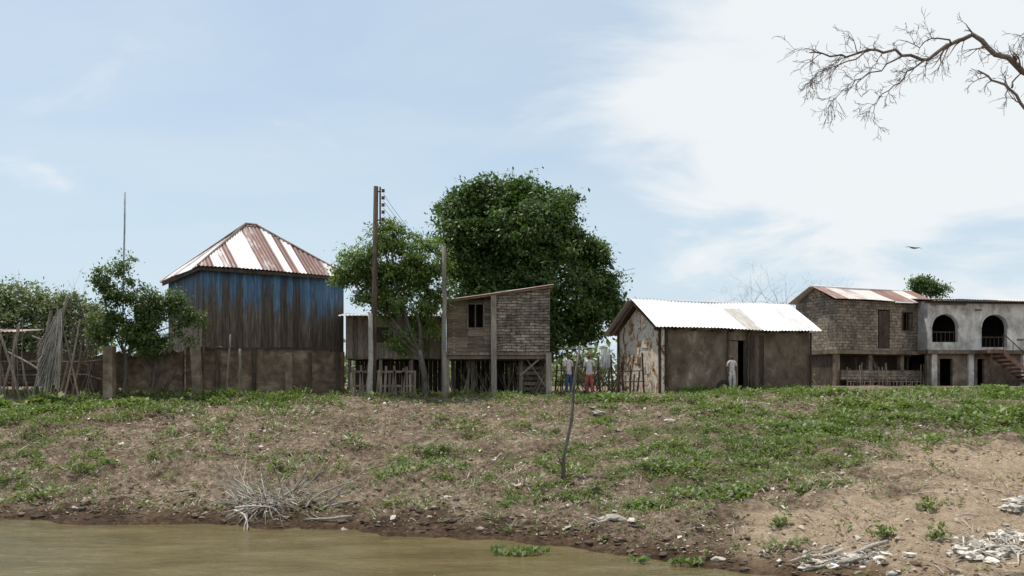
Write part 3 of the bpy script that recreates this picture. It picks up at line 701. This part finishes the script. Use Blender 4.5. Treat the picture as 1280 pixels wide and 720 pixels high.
# people
def person(name, loc, rz, h, mats, armf=0.):
    e = empty(name, loc, rz)
    J = [(0,0,.53,.072,.055),(0,0,.62,.068,.05),(0,.004,.74,.083,.055),(0,.002,.805,.055,.045),(0,0,.845,.028,.028),(0,-.008,.885,.043,.048),(0,-.006,.935,.05,.058),(0,-.002,.975,.035,.04),
         (-.095,0,.79,.033,.033),(-.125,.012,.64,.026,.026),(-.125,-.03-armf,.51+armf*.6,.018,.018),(-.122,-.045-armf,.475+armf*.6,.017,.022),
         (.095,0,.79,.033,.033),(.13,.015,.64,.026,.026),(.125,-.03,.51,.018,.018),(.122,-.045,.475,.017,.022),
         (-.048,0,.48,.052,.052),(-.055,-.012,.28,.036,.036),(-.058,.0,.055,.022,.024),(-.063,-.06,.022,.02,.018),
         (.048,0,.48,.052,.052),(.06,-.012,.28,.036,.036),(.066,.01,.055,.022,.024),(.072,-.05,.022,.02,.018),
         (0,-.062,.912,.010,.008),(-.052,0,.915,.008,.012),(.052,0,.915,.008,.012)]
    E = [(0,1),(1,2),(2,3),(3,4),(4,5),(5,6),(6,7),(3,8),(8,9),(9,10),(10,11),(3,12),(12,13),(13,14),(14,15),(0,16),(16,17),(17,18),(18,19),(0,20),(20,21),(21,22),(22,23),(6,24),(6,25),(6,26)]
    me = bpy.data.meshes.new('tmp'); me.from_pydata([(j[0]*h,j[1]*h,j[2]*h) for j in J], E, []); ob = bpy.data.objects.new('tmp', me); COL.objects.link(ob)
    sk = ob.modifiers.new('s', 'SKIN'); sk.use_smooth_shade = True
    for i, j in enumerate(J): me.skin_vertices[0].data[i].radius = (j[3]*h, j[4]*h); me.skin_vertices[0].data[i].use_root = (i == 0)
    sb = ob.modifiers.new('d', 'SUBSURF'); sb.levels = 2; sb.render_levels = 2
    dg = bpy.context.evaluated_depsgraph_get(); m2 = bpy.data.meshes.new_from_object(ob.evaluated_get(dg)); bpy.data.objects.remove(ob)
    m2.materials.clear()
    for q in mats: m2.materials.append(q)          # skin, hair, shirt, trousers, sandals
    for p_ in m2.polygons:
        c = p_.center/h; p_.use_smooth = True
        if c.z > .84: i = 1 if (c.z > .95 or (c.z > .89 and c.y > .0)) else 0
        elif c.z > .5 and abs(c.x) < .10: i = 2
        elif abs(c.x) > .095 and c.z > .44: i = 2 if c.z > .69 else 0
        elif c.z > .035: i = 3 if c.z > .1 else 0
        else: i = 4
        p_.material_index = i
    o2 = bpy.data.objects.new('body', m2); COL.objects.link(o2); o2.parent = e
    b = B()
    for s in (-1, 1):
        a_ = armf if s < 0 else 0
        hx, hy, hz = s*.122*h, (-.048-a_)*h, (.468+a_*.6)*h
        for f_, (dy, ln) in enumerate(((-.012,.032),(-.004,.038),(.004,.036),(.012,.028))):
            b.tube([(hx,hy+dy*h,hz),(hx,hy+dy*h-.004*h,hz-ln*h*.55),(hx-s*.006*h,hy+dy*h-.01*h,hz-ln*h)], [.0055*h,.005*h,.0035*h], 6)
        b.tube([(hx,hy-.012*h,hz+.012*h),(hx-s*.004*h,hy-.026*h,hz-.004*h),(hx-s*.006*h,hy-.03*h,hz-.018*h)], [.006*h,.0055*h,.004*h], 6)
    b.make('fingers', mats[0], e, True)
    b = B()
    for s in (-1, 1): lump(b, (s*.019*h, -.056*h, .925*h), .007*h, .004*h, .005*h, 3)
    b.tube([(-.015*h,-.054*h,.893*h),(0,-.057*h,.891*h),(.015*h,-.054*h,.893*h)], .003*h, 5); b.make('eyes_and_mouth', hair_mat, e)
person('standing_child', (8.05,32.45,gz(8.05,32.45)), 12, 1.42, [skin_mat, hair_mat, cloth_p, cloth_w, rubber])
person('standing_woman', (2.85,32.7,gz(2.85,32.7)), -20, 1.6, [skin_mat, hair_mat, cloth_w, cloth_r, rubber], .08)
person('standing_man', (2.1,32.9,gz(2.1,32.9)), 35, 1.6, [skin_mat, hair_mat, cloth_p, cloth_b, rubber], .04)

# ============================================================ RIGHT BLOCK HOUSE
e = empty('block_house', (16.08, 44, 2.85), 22); zf, zE, zR, L2, D2 = 1.86, 4.40, 5.15, 6.5, 3.3
def wall_holes(b, x0, x1, y0, y1, z0, z1, holes):
    xs_ = sorted({x0, x1, *[h[0] for h in holes], *[h[1] for h in holes]})
    for a_, c_ in zip(xs_, xs_[1:]):
        hs = [h for h in holes if h[0] <= a_ and h[1] >= c_]
        if not hs: b.box(a_, c_, y0, y1, z0, z1)
        else:
            h = hs[0]
            if h[2] > z0+.01: b.box(a_, c_, y0, y1, z0, h[2])
            if h[3] < z1-.01: b.box(a_, c_, y0, y1, h[3], z1)
b = B(); wall_holes(b, .2, 6.3, .2, .4, zf, zE-.04, [(2.9,3.7,zf+.1,3.95),(4.55,5.15,2.95,3.85)])
b.box(.2,6.3,D2-.3,D2-.1,zf,zE-.04); b.box(6.1,6.3,.4,D2-.3,zf,zE-.04)
pts = [Vector((.2,.402,zf)),Vector((.2,D2-.302,zf)),Vector((.2,D2-.302,zE-.04)),Vector((.2,D2/2,zR-.08)),Vector((.2,.402,zE-.04))]; b.poly_prism(pts[::-1], Vector((.2,0,0)))
b.make('block_walls', stone_wall, e)
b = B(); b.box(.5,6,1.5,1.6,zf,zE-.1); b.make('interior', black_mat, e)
b = B(); b.box(3.0,3.65,.24,.28,zf+.1,3.9); b.make('door', wood_dark, e)
b = B()
for q in ((4.49,4.55,2.9,3.9),(5.15,5.21,2.9,3.9)): b.box(q[0],q[1],.16,.2,q[2],q[3])
b.box(4.55,5.15,.16,.2,3.85,3.9); b.box(4.55,5.15,.16,.2,2.9,2.95); b.box(4.83,4.87,.22,.25,2.95,3.85); b.make('window_frame', wood_dark, e)
b = B(); b.box(0,6.6,-.1,D2,zf-.2,zf-.01); b.make('floor_slab', concrete_old, e)
b = B()
for x_ in (.1,2.2,4.3,6.3):
    for y_ in (.1,D2-.3): b.box(x_,x_+.24,y_,y_+.24,-.4,zf-.21)
b.make('pillars', concrete_old, e)
b = B(); b.box(.4,6.3,1.2,1.35,-.3,zf-.22); b.box(.15,.3,.4,2.9,-.3,zf-.22); b.make('lower_back_wall', wood_dark, e)
b = B(); b.box(.35,6.3,-.02,.09,.35,.85); b.make('low_parapet', stone_wall, e)
b = B()
x_ = .4
while x_ < 6.4:
    b.cur = random.random(); h = random.uniform(.35,.75) if random.random() < .7 else random.uniform(1.0,1.5)
    M = Matrix.Translation((x_,-.35,-.2)) @ Matrix.Rotation(random.uniform(-.12,.12), 4, 'Y'); b.box(-.03,.03,-.015,.015,-.2,h,M); x_ += random.uniform(.1,.28)
for i in range(14):
    x_ = random.uniform(.6,6); b.cur = random.random(); b.tube([(x_,.5,-.2),(x_+random.uniform(-.6,.6),.8,random.uniform(.8,1.6))], random.uniform(.02,.05), 5)
b.box(.4,6.3,-.33,-.30,.25,.31); b.make('base_railing', wood_grey, e)
run = Vector((0,D2/2+.1,zR-zE))
b = B(); corr(b, (-.15,-.1,zE), (L2+.15,-.1,zE), run, run.length); b.make('roof_front', tin_brown, e)
b = B(); corr(b, (L2+.15,D2+.1,zE), (-.15,D2+.1,zE), Vector((0,-run.y,run.z)), run.length); b.make('roof_back', tin_brown, e)
b = B(); b.tube([(-.15,D2/2,zR+.02),(L2+.15,D2/2,zR+.02)], .06, 6); b.make('ridge_cap', tin_pale, e)

# ============================================================ ARCADE BUILDING
e = empty('arched_concrete_house', (21.3, 45.2, 2.85), 6); zf, zT = 1.9, 4.42
b = B(); arches = [(.25,1.65,2.3,3.72),(2.95,4.35,2.05,3.72),(5.9,7.4,2.3,3.72),(8.6,10.1,2.3,3.72)]
def arch_wall(b, x0, x1, y0, t, z0, z1, arches, n=14):
    x = x0
    def col(xa, xb, za0, za1, zb0, zb1):
        pts = [Vector((xa,y0,za0)),Vector((xb,y0,zb0)),Vector((xb,y0,zb1)),Vector((xa,y0,za1))]; b.poly_prism(pts, Vector((0,t,0)))
    for (a0, a1, h0, h1) in arches:
        col(x, a0, z0, z1, z0, z1); r = (a1-a0)/2; sp_ = h1-r*.95
        if h0 > z0+.02: col(a0, a1, z0, h0, z0, h0)
        for i in range(n):
            t0 = math.pi*(1-i/n); t1 = math.pi*(1-(i+1)/n); xa = a0+r+r*math.cos(t0); xb = a0+r+r*math.cos(t1)
            col(xa, xb, sp_+r*.95*math.sin(t0), z1, sp_+r*.95*math.sin(t1), z1)
        x = a1
    col(x, x1, z0, z1, z0, z1)
arch_wall(b, 0, 11, .2, .22, zf, zT, arches)
b.box(0,.2,.42,3.6,zf,zT); b.box(0,11,3.6,3.8,zf,zT); b.make('arched_walls', plaster, e)
b = B()
for (a0, a1, h0, h1) in arches:
    r = (a1-a0)/2; sp_ = h1-r*.95; pts = [(a0+r+(r+.06)*math.cos(t), .17, sp_+(r+.06)*.95*math.sin(t)) for t in np.linspace(0, math.pi, 17)]
    b.tube(pts, .05, 6)
b.make('arch_mouldings', plaster, e)
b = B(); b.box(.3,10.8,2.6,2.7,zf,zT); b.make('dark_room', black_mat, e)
b = B()
for (a0, a1, h0, h1) in arches[:2]:
    for x_ in np.linspace(a0+.12, a1-.12, 6): b.box(x_-.012,x_+.012,.36,.385,h0,h0+.5)
    b.box(a0+.02,a1-.02,.355,.39,h0+.5,h0+.55)
b.make('balustrades', wood_dark, e)
b = B(); b.box(0.21,10.8,.43,3.6,zT-.03,zT-.01); b.make('ceiling', wood_dark, e)
b = B(); b.box(-.1,11.1,.0,3.8,zf-.2,zf-.01); b.make('floor_slab', concrete_old, e)
b = B(); wall_holes(b, 0, 11, .25, .45, -.4, zf-.21, [(.7,1.4,-.4,1.45),(2.75,3.15,-.4,1.45),(6,7,-.4,1.45)]); b.make('lower_walls', concrete_old, e)
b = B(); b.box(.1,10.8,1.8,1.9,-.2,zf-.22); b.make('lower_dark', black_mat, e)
b = B()
for x_ in (.2,2.2,5.1,7.8): b.box(x_,x_+.28,.12,.245,-.3,zf-.21)
b.make('pilasters', plaster, e)
b = B(); corr(b, (-.3,-.25,zT+.02), (11.3,-.25,zT+.02), (0,1,.10), 4.3); b.make('tin_roof', tin_brown, e)
b = B(); b.box(-.2,11.2,.08,.16,zT-.13,zT); b.make('roof_beam', wood_dark, e)
b = B()
for x_, z_, w_ in ((.2,zT-.22,1.9),(2.6,zT-.5,.35),(4.9,2.4,.6)): b.box(x_,x_+w_,.165,.198,z_,z_+.09)
b.make('cornice_scraps', wood_hor, e)
e2 = empty('outdoor_stairs', (21.3, 45.2, 2.85), 6); b = B()
ns = 9; sx = 3.2
for i in range(ns):
    h = zf*(1-(i+1)/(ns+1)); x_ = sx+.25*i; b.cur = random.random(); b.box(x_,x_+.27,-1.15,-.05,h-.09,h)
b.box(sx-.7,sx-.01,-1.15,-.05,zf-.2,zf-.02); b.make('treads', step_mat, e2)
b = B()
for y_ in (-1.2,-.04):
    pts = [Vector((sx,y_,zf-.06)),Vector((sx+.25*ns+.3,y_,-.05)),Vector((sx+.25*ns+.3,y_,-.3)),Vector((sx,y_,zf-.32))]; b.poly_prism(pts, Vector((0,.04,0)))
b.make('stringers', step_mat, e2)
b = B(); b.tube([(sx,-1.18,zf+.75),(sx+.25*ns,-1.18,.75)], .025, 6)
for i in range(0, ns+1, 2): b.tube([(sx+.25*i,-1.18,zf*(1-i/ns)-.1),(sx+.25*i,-1.18,zf+.75-(zf)*i/ns)], .018, 5)
b.tube([(sx-.6,-1.1,-.3),(sx-.6,-1.1,zf-.2)], .05, 6); b.make('handrail', wood_dark, e2)

# ============================================================ POLES + WIRES
e = empty('utility_pole'); b = B(); t = W(470,233,31.0); bx = t.x-.12
b.tube([(bx,31,2.3),(bx+.05,31,5),(t.x,31,t.z)], [.115,.105,.08], 10); b.make('pole', wood_dark, e, True)
b = B()
b.box(t.x+.12,t.x+.17,30.97,31.03,t.z-1.3,t.z-.02)
for z_ in (t.z-1.2,t.z-.2): b.box(t.x+.0,t.x+.12,30.985,31.015,z_,z_+.04)
b.make('rack_bracket', wood_dark, e)
b = B()
for i in range(5):
    z_ = t.z-1.15+.25*i; o_ = t.x+.25
    b.tube([(o_,31,z_-.055),(o_,31,z_-.04),(o_,31,z_),(o_,31,z_+.04),(o_,31,z_+.055)], [.045,.075,.04,.075,.045], 8)
b.make('insulators', porcelain, e, True)
post('whitewashed_post', 463, 392, 488, 30.8, .09, driftwood, 0)
post('wooden_pole', 555, 308, 489, 31.2, .085, pole_mat, -.02)
def wire(a_, c_, sag, b, r=.008):
    a_ = Vector(a_); c_ = Vector(c_); b.tube([a_.lerp(c_, i/14)-Vector((0,0,sag*4*(i/14)*(1-i/14))) for i in range(15)], r, 4)
b = B(); p2 = W(555,312,31.2)
for i in range(4): wire((t.x+.25,31,t.z-1.0+.25*i), (p2.x,31.2,p2.z-.12*i), .25, b, .007)
for i in range(2): wire((p2.x,31.2,p2.z-.2*i), (5.2,37.5,7.9-.2*i), .6, b, .007)
wire((t.x,31,t.z-1.3), (-8,36.4,7.6), .2, b); b.make('power_lines', black_mat)

# ============================================================ TREES
def lob(L, d, dz=1.):
    out = []
    for (px, py, rx, ry, dd) in L:
        c = W(px, py, d+dd); s = (d+dd)/F; out.append((c.x, c.y, c.z, rx*s, rx*s*dz, ry*s))
    return out
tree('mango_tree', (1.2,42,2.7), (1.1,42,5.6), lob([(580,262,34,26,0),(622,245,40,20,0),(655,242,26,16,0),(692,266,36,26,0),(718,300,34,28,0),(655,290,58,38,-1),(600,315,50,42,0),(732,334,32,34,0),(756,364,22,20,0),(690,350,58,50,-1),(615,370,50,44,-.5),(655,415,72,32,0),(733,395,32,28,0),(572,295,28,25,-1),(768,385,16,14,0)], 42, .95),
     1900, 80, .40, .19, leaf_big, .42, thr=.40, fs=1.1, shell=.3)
tree('acacia_tree', (-3.1,31.6,2.6), (-3.3,31.6,4.2), lob([(487,298,36,20,0),(450,322,26,22,0),(525,325,34,32,0),(495,345,45,26,.3),(438,345,20,16,0),(540,362,26,28,0),(505,382,38,22,0),(470,370,28,12,.2),(515,420,32,24,.3),(475,285,16,10,0)], 31.8, .8),
     820, 50, .24, .115, leaf_small, .12, thr=.40, fs=1.9)
tree('yard_shrub', (-13.6,31.0,2.6), (-13.5,31.0,4.0), lob([(158,338,14,18,0),(128,350,11,22,0),(150,378,30,20,0),(185,388,20,30,0),(185,425,28,22,0),(235,405,20,22,0),(130,405,18,26,0),(160,412,28,26,0),(215,380,14,18,0)], 31.0, .7),
     640, 42, .2, .11, leaf_shrub, .06, thr=.40, fs=2)
tree('background_tree', (-26,50,2.7), (-26,50,5), lob([(20,375,38,22,0),(60,388,34,20,0),(90,378,18,16,0),(30,410,50,30,0),(85,415,40,30,0),(-30,385,50,30,0),(0,440,60,30,0),(70,450,50,25,0),(115,400,20,22,0)], 50, .8),
     1000, 40, .45, .2, leaf_far, .2, thr=.3)
tree('rooftop_tree', (26.5,56,2.7), (26.5,56,7.5), lob([(1154,354,14,8,0),(1172,362,13,8,0),(1145,362,8,8,0)], 56, .9), 120, 34, .32, .16, leaf_big, .15)
nlb = []
for i in range(170):
    x_ = rs.uniform(-170, 170); y_ = 120+rs.uniform(-15,25); r_ = rs.uniform(3,7); nlb.append((x_, y_, 3+rs.uniform(0,2.2), r_*1.3, r_, r_*.55))
C, Q, R = crown(nlb, 5200, 14, 1.6, 1.0, rs, .2, .3); quads('distant_trees', Q, R, leaf_far)
e = empty('bare_tree'); b = B(); b.cur = .5; b.tube([(18,60,2.6),(18,60,5.5)], [.25,.15], 8)
for i in range(22): grow(b, (18,60,5.4), (random.uniform(-1.3,1.3),random.uniform(-.5,.5),.6), 3.3, .07, 3, .16, 0, 3, .7, 3)
b.make('branches', twig_mat, e)
e = empty('bare_shrub'); b = B()
for px in (85,100,120,190,205): 
    g_ = W(px,480,31.5)
    for k in range(4): grow(b, (g_.x,31.5,2.8), (random.uniform(-.4,.4),0,1), 2.4, .03, 2, .16, 0, 3, .5, 3)
b.make('branches', twig_mat, e)

# overhanging bare tree (trunk right of the frame)
e = empty('overhanging_bare_tree'); b = B(); b.cur = .4; d = 14.
def P(px, py, dd=0): return W(px, py, d+dd)
tx, ty = 11.2, 14.3; z0 = gz(tx, ty)
b.tube([(tx,ty,z0-.3),(tx-.1,ty,z0+1.5),(tx+.1,ty,z0+4),(tx-.1,ty,6.8),(tx,ty,8.6),(tx+.4,ty+.2,10.5)], [.36,.28,.22,.18,.13,.07], 12)
def limbpath(pts, r0, r1, kids, kl, kd=2, dro=.04):
    P_ = []; 
    for a_, c_ in zip(pts, pts[1:]):
        for i in range(3): P_.append(a_.lerp(c_, i/3)+Vector((random.uniform(-.03,.03), random.uniform(-.05,.05), random.uniform(-.035,.035))))
    P_.append(pts[-1]); nn = len(P_); b.tube(P_, [r0+(r1-r0)*(i/(nn-1))**.7 for i in range(nn)], 7)
    for i in range(kids):
        j = random.randint(2, nn-1); dr = (P_[j]-P_[j-1]).normalized()
        nd = dr*.6+Vector((random.uniform(-.6,.3), random.uniform(-.7,.7), random.uniform(-.8,.55)))
        grow(b, P_[j], nd, kl*random.uniform(.6,1.3), max(r1, (r0+(r1-r0)*j/nn)*.4), kd, .22, dro, 3, .75, 4)
limbpath([Vector((tx,ty,7.6)), P(1330,115), P(1280,88), P(1245,68,.1), P(1215,45,.2), P(1190,52,.2), P(1160,75,.1), P(1128,68), P(1095,60,-.1), P(1060,70,-.1), P(1030,66,0), P(1012,66,0)], .062, .009, 30, .36)
limbpath([P(1160,75,.1), P(1135,88), P(1118,108), P(1098,125), P(1092,140)], .018, .005, 16, .28)
limbpath([P(1128,68), P(1100,88), P(1070,100), P(1045,122)], .017, .005, 15, .3)
limbpath([P(1095,60,-.1), P(1060,80), P(1030,88), P(1015,98)], .014, .005, 13, .26)
limbpath([P(1190,52,.2), P(1170,48), P(1150,56), P(1125,50)], .016, .005, 8, .25)
limbpath([Vector((tx,ty,7.1)), P(1330,160), P(1283,138), P(1262,112), P(1240,98), P(1222,88)], .04, .012, 10, .26)
limbpath([P(1262,112), P(1270,95), P(1285,85)], .018, .009, 3, .25)
limbpath([Vector((tx,ty,8.2)), P(1330,15), P(1295,30), P(1275,45)], .025, .006, 5, .3)
for i in range(7): grow(b, (tx,ty,random.uniform(7.5,9.8)), (random.uniform(.1,1),random.uniform(-.8,.8),.5), 2.6, .08, 3, .18, 0, 3, .7, 4)
b.make('limbs', twig_mat, e, True)

# crooked stake on the slope
g = G(703, 604); tp = W(725, 431, g.y+.0); b = B()
pts = [g-Vector((0,0,.3)), g.lerp(tp,.2)+Vector((-.05,0,0)), g.lerp(tp,.45)+Vector((.03,0,0)), g.lerp(tp,.7)+Vector((-.02,0,0)), tp]
b.cur = .8; b.tube(pts, [.055,.045,.04,.035,.025], 8)
b.tube([g.lerp(tp,.12)+Vector((-.05,0,0)), g.lerp(tp,.2)+Vector((-.22,0,.1))], .018, 5); b.tube([g.lerp(tp,.83), g.lerp(tp,.93)+Vector((.1,0,0))], [.02,.01], 5)
b.make('wooden_stake', bark, None, True)

# brush pile
e = empty('driftwood_pile'); b = B(); g = G(340, 636)
for i in range(70):
    a0 = g+Vector((random.gauss(0,.45), random.gauss(0,.35), random.uniform(0,.15)))
    ang = random.uniform(0, 2*math.pi); dz = random.uniform(-.05,1.1)
    grow(b, a0, (math.cos(ang), math.sin(ang)*.5, dz), random.uniform(.5,1.25), random.uniform(.016,.034), 1, .15, .07, 2, .5, 5)
for i in range(10):
    grow(b, g+Vector((.1,0,.15)), (-.3+random.uniform(-.4,.4), random.uniform(-.8,.1), random.uniform(-.1,.2)), 1.2, .03, 1, .1, .1, 2, .5, 5)
b.make('branches', driftwood, e, True)
def drift(pxa, pya, pxb, pyb, r, name='driftwood_log'):
    b = B(); a_ = G(pxa, pya); c_ = G(pxb, pyb); b.cur = random.random()
    pts = [a_.lerp(c_, i/5)+Vector((0, random.uniform(-.06,.06), .03+random.uniform(0,.05))) for i in range(6)]
    b.tube(pts, [r, r*1.1, r*.9, r*.8, r*.6, r*.35], 6)
    for i in range(2): grow(b, pts[random.randint(1,4)], (c_-a_).normalized()+Vector((random.uniform(-.4,.4),random.uniform(-.5,.5),.35)), .35, r*.4, 1, .2, 0, 2)
    b.make(name, driftwood, None, True)
for q in ((1110,684,1020,712,.035),(1055,694,985,706,.03),(1080,700,1010,716,.045),(1040,686,1000,700,.02),(400,640,440,628,.03),(440,650,380,652,.03),(770,652,735,660,.04),(1060,708,1110,690,.02),(590,640,560,632,.015),(240,545,215,552,.015)): drift(*q)
b = B()
for i in range(650):
    x_, y_ = scatter(1)
    if len(x_) == 0: continue
    x_ = x_[0]; y_ = y_[0]; a_ = random.uniform(0,3.14); l = random.uniform(.08,.45); z_ = gz(x_, y_); x2 = x_+l*math.cos(a_); y2 = y_+l*math.sin(a_)
    b.cur = random.random(); b.tube([(x_,y_,z_+.015),((x_+x2)/2,(y_+y2)/2+.02,(z_+gz(x2,y2))/2+.03),(x2,y2,gz(x2,y2)+.02)], random.uniform(.004,.012), 4)
b.make('fallen_twigs', driftwood)

# bird
e = empty('flying_bird'); c = W(1142,310,38); b = B()
b.tube([c+Vector((-.16,0,0)), c+Vector((-.1,0,.02)), c, c+Vector((.12,0,0)), c+Vector((.2,0,-.01))], [.008,.03,.045,.03,.008], 8); b.make('body', wood_grey, e, True)
b = B()
for s in (-1, 1):
    o = len(b.v); q = [c+Vector((-.06,0,.02)), c+Vector((.06,0,.02)), c+Vector((.25*s+.02,.12*s,.05)), c+Vector((.5*s,.22*s,.01)), c+Vector((.25*s-.08,.16*s,.04))]
    b.v += [tuple(v) for v in q]; b.face((o,o+1,o+2,o+3,o+4))
b.make('wings', wood_grey, e)

# ============================================================ SKY + SUN + CAMERA
v = Vector((-.32, .20, 1.0)).normalized(); el = math.asin(v.z); az = math.atan2(v.x, v.y)
w = bpy.data.worlds.new('sky'); bpy.context.scene.world = w; w.use_nodes = True; n = w.node_tree; n.nodes.clear()
out = N(n, 'ShaderNodeOutputWorld'); bg = N(n, 'ShaderNodeBackground'); bg.inputs[1].default_value = .145; n.links.new(bg.outputs[0], out.inputs[0])
sk = N(n, 'ShaderNodeTexSky', sky_type='NISHITA'); sk.sun_disc = False; sk.sun_elevation = el; sk.sun_rotation = az; sk.dust_density = 2.0; sk.air_density = 1.0
tc = coord(n, 'Generated'); s = N(n, 'ShaderNodeSeparateXYZ'); n.links.new(tc, s.inputs[0])
zz = mth(n, 'ADD', mth(n, 'MAXIMUM', s.outputs[2], 0.), .2); U = mth(n, 'DIVIDE', s.outputs[0], zz); V_ = mth(n, 'DIVIDE', s.outputs[1], zz)
cb = N(n, 'ShaderNodeCombineXYZ'); n.links.new(U, cb.inputs[0]); n.links.new(V_, cb.inputs[1])
c1 = noise(n, cb.outputs[0], 1.5, 7, .56, .5); c2 = noise(n, mapv(n, cb.outputs[0], (.9,1.7,1)), 1.1, 5, .5, .4)
def mr(val, a_, b_, c_, d_):
    q = N(n, 'ShaderNodeMapRange', interpolation_type='SMOOTHSTEP'); n.links.new(val, q.inputs[0])
    for i, x_ in enumerate((a_, b_, c_, d_)): q.inputs[i+1].default_value = x_
    return q.outputs[0]
cov = mth(n, 'ADD', c1, mr(U, -.10, .65, 0, .42)); cov = mth(n, 'SUBTRACT', cov, mr(V_, 2.0, 2.9, 0, .26))
cl = mr(cov, .56, .79, 0, .95); ci = mr(c2, .35, .70, .0, .42)
haze = mr(s.outputs[2], 0., .36, .96, .50)
col = mix(n, sk.outputs[0], (4.35,5.35,6.1), haze)
col = mix(n, col, (4.8,5.55,6.1), ci); col = mix(n, col, (6.05,6.3,6.45), cl)
n.links.new(col, bg.inputs[0])
sl = bpy.data.lights.new('sun', 'SUN'); sl.energy = 4.3; sl.angle = math.radians(.9); sl.color = (1.,.94,.85)
so = bpy.data.objects.new('sun', sl); so.rotation_euler = v.to_track_quat('Z', 'Y').to_euler(); COL.objects.link(so)
cam = bpy.data.cameras.new('camera'); cam.lens = 36*F/1280; cam.sensor_width = 36; cam.shift_y = 120/1280; cam.clip_end = 9000
co = bpy.data.objects.new('camera', cam); co.location = (0,0,EYE); co.rotation_euler = (math.radians(90),0,0); COL.objects.link(co)
bpy.context.scene.camera = co
vs = bpy.context.scene.view_settings; vs.view_transform = 'Standard'; vs.look = 'None'; vs.exposure = 0
